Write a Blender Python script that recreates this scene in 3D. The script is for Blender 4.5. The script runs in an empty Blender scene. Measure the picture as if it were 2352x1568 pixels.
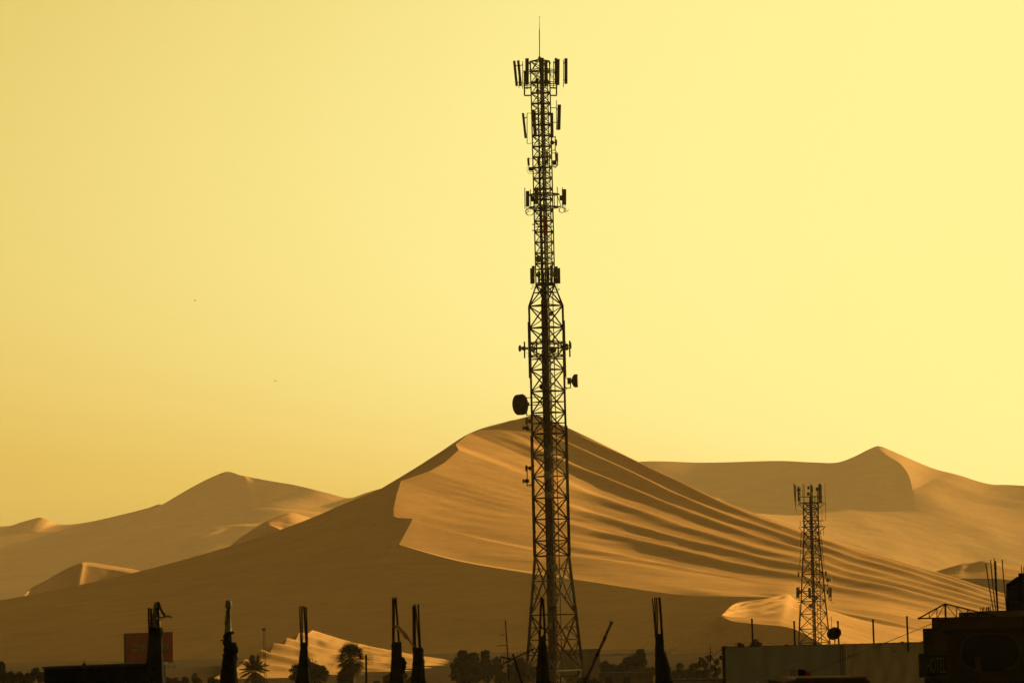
import bpy, bmesh, math, random
from mathutils import Vector, Matrix, noise
random.seed(7)
R = math.radians
SC = bpy.context.scene
COL = SC.collection

# ------------------------------------------------------------------ camera
EYE = 8.0
FPX = 11189.0                 # focal length in units of a 2352-pixel-wide frame (12 degrees across)
PITCH, ROLL = R(3.42), R(1.38)
r0 = Vector((1, 0, 0)); u0 = Vector((0, -math.sin(PITCH), math.cos(PITCH)))
FWD = Vector((0, math.cos(PITCH), math.sin(PITCH)))
RGT = r0 * math.cos(ROLL) - u0 * math.sin(ROLL)
UPV = r0 * math.sin(ROLL) + u0 * math.cos(ROLL)
cam = bpy.data.objects.new('camera', bpy.data.cameras.new('camera'))
COL.objects.link(cam)
cam.matrix_world = Matrix(((RGT.x, UPV.x, -FWD.x, 0), (RGT.y, UPV.y, -FWD.y, 0), (RGT.z, UPV.z, -FWD.z, EYE), (0, 0, 0, 1)))
cam.data.sensor_width = 36.0
cam.data.lens = 36.0 * FPX / 2352.0
cam.data.clip_start = 1.0
cam.data.clip_end = 30000.0
cam.data.dof.use_dof = True
cam.data.dof.focus_distance = 620.0
cam.data.dof.aperture_fstop = 7.1
SC.camera = cam

# ------------------------------------------------------------------ sun, sky, exposure
SUN_EL, SUN_AZ = R(12.0), R(46.0)      # azimuth: how far beyond due right of the view
sdir = Vector((math.cos(SUN_AZ) * math.cos(SUN_EL), math.sin(SUN_AZ) * math.cos(SUN_EL), math.sin(SUN_EL)))
sun = bpy.data.objects.new('sun', bpy.data.lights.new('sun', 'SUN'))
COL.objects.link(sun)
sun.data.energy = 5.0
sun.data.angle = R(0.6)
sun.data.color = (1.0, 0.71, 0.29)
sun.rotation_euler = sdir.to_track_quat('Z', 'Y').to_euler()
world = bpy.data.worlds.new('World'); SC.world = world
world.use_nodes = True
wn, wl = world.node_tree.nodes, world.node_tree.links
wn.clear()
w_out = wn.new('ShaderNodeOutputWorld'); w_bg = wn.new('ShaderNodeBackground')
w_sky = wn.new('ShaderNodeTexSky'); w_sky.sky_type = 'NISHITA'; w_sky.sun_disc = False
w_sky.sun_elevation = SUN_EL
w_sky.sun_rotation = math.pi / 2 - SUN_AZ
w_sky.altitude = 400.0; w_sky.air_density = 0.7; w_sky.dust_density = 4.0; w_sky.ozone_density = 0.6
w_gm = wn.new('ShaderNodeGamma'); w_gm.inputs['Gamma'].default_value = 0.95
w_mul = wn.new('ShaderNodeMix'); w_mul.data_type = 'RGBA'; w_mul.blend_type = 'MULTIPLY'
w_mul.inputs['Factor'].default_value = 1.0
wl.new(w_sky.outputs['Color'], w_gm.inputs['Color'])
w_bw = wn.new('ShaderNodeRGBToBW'); w_sm = wn.new('ShaderNodeMath'); w_sm.operation = 'SMOOTH_MIN'
w_sm.inputs[1].default_value = 5.5; w_sm.inputs[2].default_value = 1.6     # thick dust evens the glow out
wl.new(w_gm.outputs['Color'], w_bw.inputs['Color']); wl.new(w_bw.outputs['Val'], w_sm.inputs[0])
wl.new(w_sm.outputs[0], w_mul.inputs['A'])
w_mr = wn.new('ShaderNodeMapRange'); w_mr.inputs[1].default_value = 3.6; w_mr.inputs[2].default_value = 5.1
w_tn = wn.new('ShaderNodeMix'); w_tn.data_type = 'RGBA'          # where the dust is dimmer it is more amber
w_tn.inputs['A'].default_value = (0.90, 0.645, 0.135, 1); w_tn.inputs['B'].default_value = (0.925, 0.81, 0.285, 1)
wl.new(w_sm.outputs[0], w_mr.inputs[0]); wl.new(w_mr.outputs[0], w_tn.inputs['Factor'])
wl.new(w_tn.outputs['Result'], w_mul.inputs['B'])
wl.new(w_mul.outputs['Result'], w_bg.inputs['Color'])
w_bg.inputs['Strength'].default_value = 0.0505
wl.new(w_bg.outputs['Background'], w_out.inputs['Surface'])
vs = SC.view_settings
vs.view_transform = 'Standard'; vs.look = 'None'; vs.gamma = 1.0; vs.exposure = 2.0
vs.use_curve_mapping = False
SC.render.engine = 'CYCLES'
SC.cycles.use_denoising = True
SC.cycles.max_bounces = 6
SC.cycles.volume_bounces = 1
SC.cycles.diffuse_bounces = 3
SC.cycles.sample_clamp_indirect = 6.0

# ------------------------------------------------------------------ helpers
def at(px, py, Y):
    """the point at ground distance Y that the photograph shows at (px, py), in units of a 2352-wide frame"""
    d = RGT * ((px - 1176.0) / FPX) + UPV * ((784.0 - py) / FPX) + FWD
    k = Y / d.y
    return Vector((d.x * k, Y, EYE + d.z * k))

def fbm(v, o=4):
    return noise.fractal(v, 1.0, 2.0, o, noise_basis='PERLIN_ORIGINAL')

class MB:
    def __init__(s): s.v = []; s.f = []
    def add(s, vs_, fs_):
        b = len(s.v); s.v.extend(vs_); s.f.extend([tuple(i + b for i in f) for f in fs_])
    def tube(s, a, b, ra, rb=None, n=6):
        rb = ra if rb is None else rb
        a = Vector(a); b = Vector(b); d = b - a
        if d.length < 1e-6: return s
        d.normalize()
        x = d.orthogonal().normalized(); y = d.cross(x)
        vv = []
        for c, r in ((a, ra), (b, rb)):
            for i in range(n):
                t = 2 * math.pi * (i + .5) / n
                vv.append(c + x * (r * math.cos(t)) + y * (r * math.sin(t)))
        ff = [(i, (i + 1) % n, n + (i + 1) % n, n + i) for i in range(n)]
        ff += [tuple(range(n - 1, -1, -1)), tuple(range(n, 2 * n))]
        s.add(vv, ff); return s
    def bar(s, a, b, w, t=None):
        """square bar with its flat sides kept upright"""
        t = w if t is None else t
        a = Vector(a); b = Vector(b); d = (b - a).normalized()
        x = d.cross(Vector((0, 0, 1)))
        x = Vector((1, 0, 0)) if x.length < 1e-3 else x.normalized()
        y = x.cross(d)
        vv = [c + x * (sx * w / 2) + y * (sy * t / 2) for c in (a, b) for sx, sy in ((-1, -1), (1, -1), (1, 1), (-1, 1))]
        s.add(vv, [(0, 1, 5, 4), (1, 2, 6, 5), (2, 3, 7, 6), (3, 0, 4, 7), (3, 2, 1, 0), (4, 5, 6, 7)]); return s
    def box(s, c, size, rz=0.0):
        c = Vector(c); m = Matrix.Rotation(rz, 3, 'Z')
        vv = [c + m @ Vector((size[0] * i / 2, size[1] * j / 2, size[2] * k / 2)) for k in (-1, 1) for i, j in ((-1, -1), (1, -1), (1, 1), (-1, 1))]
        s.add(vv, [(0, 1, 5, 4), (1, 2, 6, 5), (2, 3, 7, 6), (3, 0, 4, 7), (3, 2, 1, 0), (4, 5, 6, 7)]); return s
    def path(s, pts, r, n=6, r1=None):
        pts = [Vector(p) for p in pts]; m = len(pts); r1 = r if r1 is None else r1
        rings = []
        x = None
        for i, p in enumerate(pts):
            d = (pts[min(i + 1, m - 1)] - pts[max(i - 1, 0)]).normalized()
            if x is None: x = d.orthogonal().normalized()
            x = (x - d * x.dot(d)).normalized(); y = d.cross(x)
            rr = r + (r1 - r) * i / max(m - 1, 1)
            rings.append([p + x * (rr * math.cos(2 * math.pi * k / n)) + y * (rr * math.sin(2 * math.pi * k / n)) for k in range(n)])
        vv = [q for ring in rings for q in ring]
        ff = [(i * n + k, i * n + (k + 1) % n, (i + 1) * n + (k + 1) % n, (i + 1) * n + k) for i in range(m - 1) for k in range(n)]
        ff += [tuple(range(n - 1, -1, -1)), tuple(range((m - 1) * n, m * n))]
        s.add(vv, ff); return s
    def lathe(s, prof, c, axis, n=20):
        """profile of (radius, distance along the axis)"""
        c = Vector(c); d = Vector(axis).normalized(); x = d.orthogonal().normalized(); y = d.cross(x)
        vv = []; ff = []
        for r, t in prof:
            for k in range(n):
                a = 2 * math.pi * k / n
                vv.append(c + d * t + x * (r * math.cos(a)) + y * (r * math.sin(a)))
        for i in range(len(prof) - 1):
            for k in range(n):
                ff.append((i * n + k, i * n + (k + 1) % n, (i + 1) * n + (k + 1) % n, (i + 1) * n + k))
        ff.append(tuple(range(n - 1, -1, -1))); ff.append(tuple(range((len(prof) - 1) * n, len(prof) * n)))
        s.add(vv, ff); return s
    def prism(s, poly, a, b):
        """polygon given as points, extruded by the vector b - a"""
        off = Vector(b) - Vector(a); n = len(poly)
        vv = [Vector(p) for p in poly] + [Vector(p) + off for p in poly]
        ff = [tuple(range(n - 1, -1, -1)), tuple(range(n, 2 * n))] + [(i, (i + 1) % n, n + (i + 1) % n, n + i) for i in range(n)]
        s.add(vv, ff); return s
    def build(s, name, mat, parent=None, smooth=False, fix=True):
        me = bpy.data.meshes.new(name)
        me.from_pydata([tuple(v) for v in s.v], [], s.f)
        if fix:
            bm = bmesh.new(); bm.from_mesh(me); bmesh.ops.recalc_face_normals(bm, faces=bm.faces); bm.to_mesh(me); bm.free()
        if smooth:
            me.polygons.foreach_set('use_smooth', [True] * len(me.polygons))
        me.materials.append(mat); me.update()
        o = bpy.data.objects.new(name, me); COL.objects.link(o)
        if parent is not None: o.parent = parent
        return o

def tag(o, label=None, cat=None, group=None, kind=None):
    if label: o['label'] = label
    if cat: o['category'] = cat
    if group: o['group'] = group
    if kind: o['kind'] = kind
    return o

def thing(name, loc, label, cat, group=None):
    o = bpy.data.objects.new(name, None); COL.objects.link(o); o.location = loc
    o.empty_display_size = 0.5; o['kind'] = 'thing'
    return tag(o, label, cat, group)

# ------------------------------------------------------------------ materials
def mat(name, col, rough=0.8, var=0.25, scale=2.0, spec=0.0, metal=0.0, bump=0.0, bscale=None, col2=None):
    m = bpy.data.materials.new(name); m.use_nodes = True
    n, l = m.node_tree.nodes, m.node_tree.links
    b = n['Principled BSDF']
    tc = n.new('ShaderNodeTexCoord'); nz = n.new('ShaderNodeTexNoise')
    nz.inputs['Scale'].default_value = scale; nz.inputs['Detail'].default_value = 5
    l.new(tc.outputs['Object'], nz.inputs['Vector'])
    mx = n.new('ShaderNodeMix'); mx.data_type = 'RGBA'
    rp = n.new('ShaderNodeMapRange'); rp.inputs[1].default_value = 0.3; rp.inputs[2].default_value = 0.7
    l.new(nz.outputs['Fac'], rp.inputs[0]); l.new(rp.outputs[0], mx.inputs['Factor'])
    c2 = col2 or tuple(c * (1 + var) for c in col)
    mx.inputs['A'].default_value = (*[c * (1 - var) for c in col], 1)
    mx.inputs['B'].default_value = (*c2, 1)
    l.new(mx.outputs['Result'], b.inputs['Base Color'])
    b.inputs['Roughness'].default_value = rough
    b.inputs['Specular IOR Level'].default_value = spec
    b.inputs['Metallic'].default_value = metal
    if bump:
        nb = n.new('ShaderNodeTexNoise'); nb.inputs['Scale'].default_value = bscale or scale * 6; nb.inputs['Detail'].default_value = 6
        l.new(tc.outputs['Object'], nb.inputs['Vector'])
        bp = n.new('ShaderNodeBump'); bp.inputs['Strength'].default_value = 0.6; bp.inputs['Distance'].default_value = bump
        l.new(nb.outputs['Fac'], bp.inputs['Height']); l.new(bp.outputs['Normal'], b.inputs['Normal'])
    return m

def banded(name, zs, red_first, red, white):
    """aviation paint: bands of red and white by height on the mast"""
    m = mat(name, white, 0.6, 0.2, 1.5)
    n, l = m.node_tree.nodes, m.node_tree.links
    b = n['Principled BSDF']; mx = [k for k in n if k.type == 'MIX'][0]
    tc = [k for k in n if k.type == 'TEX_COORD'][0]
    sp = n.new('ShaderNodeSeparateXYZ'); l.new(tc.outputs['Object'], sp.inputs[0])
    prev = None
    for z in zs:                               # parity of the number of band edges below this height
        g = n.new('ShaderNodeMath'); g.operation = 'GREATER_THAN'; g.inputs[1].default_value = z
        l.new(sp.outputs['Z'], g.inputs[0])
        if prev is None: prev = g.outputs[0]
        else:
            a = n.new('ShaderNodeMath'); a.operation = 'ADD'
            l.new(prev, a.inputs[0]); l.new(g.outputs[0], a.inputs[1]); prev = a.outputs[0]
    md = n.new('ShaderNodeMath'); md.operation = 'MODULO'; md.inputs[1].default_value = 2.0
    l.new(prev, md.inputs[0])
    m2 = n.new('ShaderNodeMix'); m2.data_type = 'RGBA'
    l.new(md.outputs[0], m2.inputs['Factor'])
    rd = n.new('ShaderNodeRGB'); rd.outputs[0].default_value = (*red, 1)
    a_, b_ = ('A', 'B') if red_first else ('B', 'A')
    l.new(rd.outputs[0], m2.inputs[a_]); l.new(mx.outputs['Result'], m2.inputs[b_])
    l.new(m2.outputs['Result'], b.inputs['Base Color'])
    return m

M = {}
def sand(name, c1, c2, bump=0.25):
    m = bpy.data.materials.new(name); m.use_nodes = True
    n, l = m.node_tree.nodes, m.node_tree.links; b = n['Principled BSDF']
    tc = n.new('ShaderNodeTexCoord')
    n1 = n.new('ShaderNodeTexNoise'); n1.inputs['Scale'].default_value = 0.012; n1.inputs['Detail'].default_value = 8; n1.inputs['Roughness'].default_value = 0.6
    l.new(tc.outputs['Object'], n1.inputs['Vector'])
    mp = n.new('ShaderNodeMapRange'); mp.inputs[1].default_value = 0.32; mp.inputs[2].default_value = 0.68
    l.new(n1.outputs['Fac'], mp.inputs[0])
    mx = n.new('ShaderNodeMix'); mx.data_type = 'RGBA'
    mx.inputs['A'].default_value = (*c1, 1); mx.inputs['B'].default_value = (*c2, 1)
    l.new(mp.outputs[0], mx.inputs['Factor'])
    # dark mineral streaks drawn out by the wind, and coarse grain
    ms = n.new('ShaderNodeMapping'); ms.inputs['Scale'].default_value = (0.012, 0.05, 0.12); ms.inputs['Rotation'].default_value = (0, 0, R(-12))
    l.new(tc.outputs['Object'], ms.inputs['Vector'])
    ns = n.new('ShaderNodeTexNoise'); ns.inputs['Scale'].default_value = 3.0; ns.inputs['Detail'].default_value = 9; ns.inputs['Roughness'].default_value = 0.65; ns.inputs['Distortion'].default_value = 0.6
    l.new(ms.outputs['Vector'], ns.inputs['Vector'])
    ng = n.new('ShaderNodeTexNoise'); ng.inputs['Scale'].default_value = 0.55; ng.inputs['Detail'].default_value = 3; l.new(tc.outputs['Object'], ng.inputs['Vector'])
    m1 = n.new('ShaderNodeMapRange'); m1.inputs[1].default_value = 0.3; m1.inputs[2].default_value = 0.7; m1.inputs[3].default_value = 0.88; m1.inputs[4].default_value = 1.09; l.new(ns.outputs['Fac'], m1.inputs[0])
    m2 = n.new('ShaderNodeMapRange'); m2.inputs[1].default_value = 0.3; m2.inputs[2].default_value = 0.7; m2.inputs[3].default_value = 0.95; m2.inputs[4].default_value = 1.05; l.new(ng.outputs['Fac'], m2.inputs[0])
    mm = n.new('ShaderNodeMath'); mm.operation = 'MULTIPLY'; l.new(m1.outputs[0], mm.inputs[0]); l.new(m2.outputs[0], mm.inputs[1])
    mc = n.new('ShaderNodeMix'); mc.data_type = 'RGBA'; mc.blend_type = 'MULTIPLY'; mc.inputs['Factor'].default_value = 1.0
    l.new(mx.outputs['Result'], mc.inputs['A']); l.new(mm.outputs[0], mc.inputs['B'])
    l.new(mc.outputs['Result'], b.inputs['Base Color'])
    b.inputs['Roughness'].default_value = 0.95; b.inputs['Specular IOR Level'].default_value = 0.0
    n2 = n.new('ShaderNodeTexNoise'); n2.inputs['Scale'].default_value = 0.18; n2.inputs['Detail'].default_value = 7
    n3 = n.new('ShaderNodeMapping'); n3.inputs['Scale'].default_value = (0.25, 1.0, 1.0); n3.inputs['Rotation'].default_value = (0, 0, R(14))
    l.new(tc.outputs['Object'], n3.inputs['Vector']); l.new(n3.outputs['Vector'], n2.inputs['Vector'])
    bp = n.new('ShaderNodeBump'); bp.inputs['Strength'].default_value = 0.32; bp.inputs['Distance'].default_value = bump
    l.new(n2.outputs['Fac'], bp.inputs['Height']); l.new(bp.outputs['Normal'], b.inputs['Normal'])
    return m
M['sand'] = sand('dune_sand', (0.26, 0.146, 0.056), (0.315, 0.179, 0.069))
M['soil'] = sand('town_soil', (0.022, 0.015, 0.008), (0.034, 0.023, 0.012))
# ------------------------------------------------------------------ dunes
def catmull(pts, n, linear=False):
    """resample a line of (px, py, Y) to n points evenly along its picture length"""
    P = [Vector(p) for p in pts]
    if not linear:
        Q = []
        for i in range(len(P) - 1):
            a = P[max(i - 1, 0)]; b = P[i]; c = P[i + 1]; d = P[min(i + 2, len(P) - 1)]
            for k in range(8):
                t = k / 8.0
                Q.append(0.5 * ((2 * b) + (c - a) * t + (2 * a - 5 * b + 4 * c - d) * t * t + (3 * b - a - 3 * c + d) * t ** 3))
        Q.append(P[-1]); P = Q
    L = [0.0]
    for i in range(1, len(P)):
        L.append(L[-1] + math.hypot(P[i].x - P[i - 1].x, P[i].y - P[i - 1].y) + 1e-6)
    out = []; j = 0
    for i in range(n):
        s = L[-1] * i / (n - 1)
        while j < len(P) - 2 and L[j + 1] < s: j += 1
        t = (s - L[j]) / (L[j + 1] - L[j])
        q = P[j].lerp(P[j + 1], min(max(t, 0), 1))
        out.append(at(q.x, q.y, q.z))
    return out

FAR = 2.0
def catF(pts, n): return catmull([(x, y, Y * FAR) for x, y, Y in pts], n)

def grid(mb, rows):
    nv, nu = len(rows), len(rows[0])
    mb.add([p for r in rows for p in r], [(j * nu + i, j * nu + i + 1, (j + 1) * nu + i + 1, (j + 1) * nu + i) for j in range(nv - 1) for i in range(nu - 1)])

def smooth(a, b, x):
    t = min(max((x - a) / (b - a), 0.0), 1.0); return t * t * (3 - 2 * t)

def ruled(A, B, nv, disp=None, ease=None):
    rows = []
    for j in range(nv):
        v = j / (nv - 1); vv = ease(v) if ease else v
        row = []
        for i in range(len(A)):
            p = A[i].lerp(B[i], vv)
            if disp: p = p + Vector((0, 0, disp(i / (len(A) - 1), v, p)))
            row.append(p)
        rows.append(row)
    return rows

def back(sky, slope=0.5, reach=500.0, n=14):
    rows = []
    for j in range(n):
        d = reach * (j / (n - 1)) ** 1.5
        rows.append([p + Vector((0, d, -d * slope)) for p in sky])
    return rows

def rough(p, amp=0.5, sc=0.02):
    return amp * fbm(Vector((p.x * sc, p.y * sc * 1.6, 3.1)), 4)

def finish(mb, name, label, m=None):
    o = mb.build(name, m or M['sand'], smooth=True, fix=False)
    return tag(o, label, kind='structure')

# the big dune: sunlit rippled flank, shaded slip faces, back
zig_px = [(1232, 951, 2650), (1186, 963, 2645), (1163, 968, 2640), (1078, 995, 2610), (1046, 1020, 2570), (1054, 1033, 2540),
          (1020, 1063, 2500), (986, 1082, 2470), (921, 1104, 2440), (911, 1135, 2400), (904, 1169, 2360), (904, 1184, 2345),
          (914, 1188, 2335), (948, 1191, 2325), (934, 1218, 2295), (917, 1249, 2260)]
top_px = [(1232, 951, 2650), (1269, 967, 2648), (1307, 984, 2645), (1430, 1042, 2630), (1550, 1101, 2615), (1700, 1165, 2600),
          (1900, 1237, 2570), (2150, 1315, 2535), (2352, 1383, 2500), (2600, 1450, 2470)]
bot_px = [(917, 1249, 2260), (1054, 1285, 2240), (1225, 1312, 2215), (1307, 1317, 2200), (1430, 1329, 2175), (1550, 1343, 2150),
          (1714, 1362, 2120), (1806, 1366, 2110), (1884, 1391, 2090), (2010, 1404, 2080), (2130, 1425, 2070), (2352, 1462, 2060), (2600, 1500, 2050)]
NU, NV = 330, 420
Tp = catmull(top_px, NU); Bt = catmull(bot_px, NU); Zg = catmull(zig_px, NV, True)
# soften the zigzag slightly
for _ in range(2): Zg = [Zg[0]] + [(Zg[i - 1] + Zg[i] * 2 + Zg[i + 1]) / 4 for i in range(1, NV - 1)] + [Zg[-1]]
def ripple(s):
    f = s - math.floor(s)
    # long lit back, rounded crest, steeper front
    return math.cos(2 * math.pi * f) * 0.8 + 0.2 * math.cos(4 * math.pi * f + 0.8)
rows = []
for j in range(NV):
    v = j / (NV - 1); row = []
    corr = Zg[j] - Tp[0].lerp(Bt[0], v)
    for i in range(NU):
        u = (i / (NU - 1)) ** 1.25
        k = u * (NU - 1); a = int(min(k, NU - 2)); t = k - a
        p = Tp[a].lerp(Tp[a + 1], t).lerp(Bt[a].lerp(Bt[a + 1], t), v) + corr * (1 - u) ** 2.6
        w = 0.40 * fbm(Vector((u * 2.0, v * 2.2, 5.0)), 2)
        amp = 2.3 * smooth(0.22 * v, 0.20 + 0.22 * v, u) * (1 - smooth(0.70, 0.93, v)) * (0.95 + 0.22 * fbm(Vector((u * 3, v * 6, 1.0)), 3))
        amp += 1.3 * (1 - smooth(0.10, 0.42, v)) * smooth(0.0, 0.12, u) * (1 - smooth(.2, .4, u))
        amp *= smooth(0.0, 0.05, v) * 0.85 + 0.15
        s = 8.0 * (v ** 0.9) + 0.4 * w - 1.9 * u
        z = amp * ripple(s)
        # faint secondary wind ripples on the smooth part
        z += 0.09 * smooth(0, .06, u) * math.sin(2 * math.pi * (26 * v + 3.4 * u + 1.6 * w)) * (1 - smooth(.8, 1, v)) * (0.5 + fbm(Vector((u * 9, v * 9, 2.0)), 3))
        z += rough(p, 0.6, 0.012) * smooth(0, .05, u) * smooth(0, .05, v) * (1 - smooth(.95, 1, v))
        row.append(p + Vector((0, 0, z)))
    rows.append(row)
mb = MB(); grid(mb, rows)
top_edge, zig_edge, bot_edge = rows[0], [r[0] for r in rows], rows[-1]
# slip face to the left of the zigzag crest
left_px = [(1232, 951, 2650), (1186, 963, 2652), (1163, 968, 2654), (1078, 995, 2650), (985, 1055, 2640), (876, 1121, 2620), (800, 1164, 2600), (746, 1187, 2585), (600, 1235, 2545),
           (500, 1263, 2510), (330, 1309, 2450), (150, 1350, 2380), (0, 1378, 2340), (-150, 1407, 2300), (-400, 1470, 2240), (-560, 1560, 2180)]
NL = 300
Lf = catmull(left_px, NL)
spur = [(917, 1249, 2260), (800, 1342, 2200), (700, 1428, 2150), (620, 1497, 2112), (520, 1585, 2070)]
Zs = catmull(zig_px, 600, True); Sp = [at(917, 1250, 2258).lerp(at(520, 1585, 2070), i / 119) for i in range(120)]
zz = zig_edge[::2] + Sp[1:]
def pick(line, n):
    L = [0.0]
    for i in range(1, len(line)): L.append(L[-1] + (line[i] - line[i - 1]).length)
    out = []; j = 0
    for i in range(n):
        s = L[-1] * i / (n - 1)
        while j < len(line) - 2 and L[j + 1] < s: j += 1
        out.append(line[j].lerp(line[j + 1], (s - L[j]) / (L[j + 1] - L[j])))
    return out
Zl = pick(zz, NL)
def dl(u, v, p): return (rough(p, 1.6, 0.010)) * 4 * v * (1 - v)
grid(mb, ruled(Lf, Zl, 70, dl))
# shaded front below the sunlit flank: a gentle shoulder, then the slip face
toe_px = [(520, 1585, 2070), (760, 1560, 2050), (1000, 1540, 2040), (1300, 1530, 2030), (1550, 1522, 2010), (1800, 1512, 1985), (2100, 1505, 1960), (2352, 1500, 1950), (2600, 1510, 1940)]
To = pick(catmull(toe_px, 200), NU)
Be = bot_edge
sh_px = [(917, 1250, 2258), (1054, 1288, 2228), (1225, 1317, 2196), (1328, 1331, 2170), (1550, 1364, 2112), (1683, 1369, 2085), (1806, 1374, 2080), (1884, 1400, 2066), (2010, 1420, 2050), (2130, 1447, 2035), (2352, 1490, 2030), (2600, 1520, 2030)]
Sh = catmull(sh_px, NU)
# both lines share the lower crest's spacing
Bx = pick(Be, NU)
grid(mb, ruled(Bx, Sh, 14))
grid(mb, ruled(Sh, To, 60, lambda u, v, p: smooth(0, .06, u) * rough(p, 1.8, 0.012) * 4 * v * (1 - v)))
grid(mb, back(list(reversed(Lf)) + top_edge, 0.45, 700, 16))
finish(mb, 'sand_dune', 'largest sand dune behind the tall mast with sunlit rippled flank and shaded slip face')

# low dune in front on the right, lit on top
K2 = [(1659, 1411, 1610), (1685, 1387, 1650), (1720, 1379, 1680), (1760, 1374, 1700), (1806, 1364, 1740), (1833, 1378, 1760), (1900, 1399, 1780), (1994, 1426, 1790), (2130, 1451, 1800), (2420, 1500, 1800)]
K1 = [(1655, 1413, 1600), (1680, 1425, 1592), (1707, 1429, 1588), (1760, 1434, 1580), (1800, 1438, 1570), (1833, 1447, 1555), (1870, 1468, 1530), (1930, 1500, 1490), (2050, 1540, 1440), (2300, 1570, 1400)]
A = catmull(K2, 220); B = catmull(K1, 220)
def dE(u, v, p):
    e = smooth(0, .1, v) * (1 - smooth(.9, 1, v))
    a = 1.5 * math.exp(-((v - 0.55) / 0.12) ** 2) * (1 - smooth(.10, .26, u)) * smooth(0, .03, u)
    return -a + e * (rough(p, 0.9, 0.02) + 0.16 * math.sin(40 * v + 14 * u))
mb = MB(); grid(mb, ruled(A, B, 130, dE))
K0 = [(1480, 1532, 1540), (1540, 1492, 1565), (1600, 1452, 1585), (1655, 1413, 1600)]
C0 = catmull(K0, 60)
toe = catmull([(1440, 1540, 1535), (1520, 1530, 1560), (1655, 1520, 1576), (1710, 1522, 1566), (1800, 1524, 1548), (1870, 1530, 1510), (1930, 1545, 1475), (2050, 1580, 1425), (2300, 1600, 1390)], 280)
crest = pick(C0 + B[1:], 280)
grid(mb, ruled(crest, toe, 50, lambda u, v, p: rough(p, 1.2, 0.015) * 4 * v * (1 - v)))
grid(mb, back(C0 + A, 0.4, 160, 8))
finish(mb, 'sand_dune', 'low sunlit dune with a shaded front between the big dune and the white wall')

# low rippled dune in front on the left
F2 = [(586, 1519, 1490), (618, 1507, 1500), (647, 1493, 1510), (672, 1482, 1515), (706, 1460, 1520), (718, 1447, 1525), (760, 1459, 1545), (806, 1473, 1560), (899, 1493, 1585), (1031, 1517, 1610), (1200, 1545, 1630)]
F1 = [(430, 1585, 900), (520, 1580, 890), (600, 1580, 885), (700, 1578, 880), (800, 1578, 880), (900, 1578, 880), (1000, 1578, 880), (1100, 1578, 880), (1200, 1578, 880), (1300, 1578, 880), (1400, 1578, 880)]
A = catmull(F2[5:], 220); B = catmull([(450, 1574, 960), (600, 1576, 930), (760, 1578, 910), (900, 1578, 900), (1050, 1578, 900), (1200, 1578, 900), (1420, 1578, 900)], 220)
def dF(u, v, p):
    s = 7.5 * v ** 1.1 - 2.2 * u + 0.3 * fbm(Vector((u * 4, v * 3, 8.0)), 3)
    return (1.25 * ripple(s) * (smooth(0, .10, v) * .92 + .08) + rough(p, 0.4, 0.03) * smooth(0, .08, v)) * (1 - .85 * smooth(.45, .95, v)) * (1 - .4 * u)
Fr = ruled(A, B, 170, dF)
mb = MB(); grid(mb, Fr); E_ = [r[0] for r in Fr]
T_ = [Vector((p.x - 1.35 * max(p.z, 0) - .5, p.y - .5 * max(p.z, 0), -.4)) for p in E_]
grid(mb, ruled(E_, T_, 24)); grid(mb, back(A, 0.5, 60, 8))
finish(mb, 'sand_dune', 'low rippled dune in front of the big slip face, behind the fan palm')

# far dune and sand apron on the left
A_px = [(-420, 1235, 4300), (-150, 1215, 4300), (0, 1208, 4300), (27, 1206, 4300), (44, 1200, 4290), (62, 1195, 4280), (92, 1188, 4270), (112, 1195, 4270), (140, 1204, 4280), (205, 1198, 4250), (325, 1170, 4200), (362, 1158, 4180), (378, 1156, 4180),
        (427, 1126, 4160), (472, 1102, 4150), (506, 1087, 4140), (526, 1083, 4140), (550, 1091, 4160), (615, 1103, 4200), (684, 1115, 4250), (752, 1132, 4300), (802, 1143, 4320), (838, 1132, 4300), (876, 1121, 4280), (950, 1105, 4280), (1050, 1120, 4300), (1250, 1190, 4350)]

sl = A_px[:17] + [(552, 1091, 4125)]
crl = [(552, 1091, 4125), (564, 1096, 4121), (571, 1119, 4113), (577, 1143, 4104), (576, 1165, 4095)]
sr = [(552, 1091, 4125)] + [(x, y, 4130 + 9 * i) for i, (x, y, _) in enumerate(A_px[18:])]
cmL = [(-420, 1262, 4225), (0, 1228, 4225), (205, 1216, 4185), (325, 1206, 4130), (427, 1196, 4100), (500, 1190, 4092), (550, 1182, 4090), (576, 1165, 4095)]
cmR = [(576, 1165, 4095), (640, 1166, 4088), (720, 1174, 4088), (800, 1180, 4094), (900, 1176, 4096), (1050, 1176, 4100), (1250, 1215, 4100)]
B_px = [(-420, 1440, 3790), (0, 1400, 3790), (200, 1370, 3790), (400, 1320, 3800), (600, 1280, 3810), (750, 1250, 3820), (900, 1230, 3830), (1100, 1240, 3830), (1250, 1260, 3830)]
def apron(C, B, nv, disp, win=46):
    n_ = len(C); S_ = [sum((C[min(max(i + k, 0), n_ - 1)] for k in range(-win, win + 1)), Vector((0, 0, 0))) / (2 * win + 1) for i in range(n_)]
    rows = []
    for j in range(nv):
        v = j / (nv - 1); e = smooth(0, .22, v); row = []
        for i in range(n_):
            p = C[i].lerp(S_[i], e).lerp(B[i], v); row.append(p + Vector((0, 0, disp(i / (n_ - 1), v, p))))
        rows.append(row)
    return rows
def rg(a): return lambda u, v, p: rough(p, a, 0.008) * 4 * v * (1 - v)
bumps = []
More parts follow.
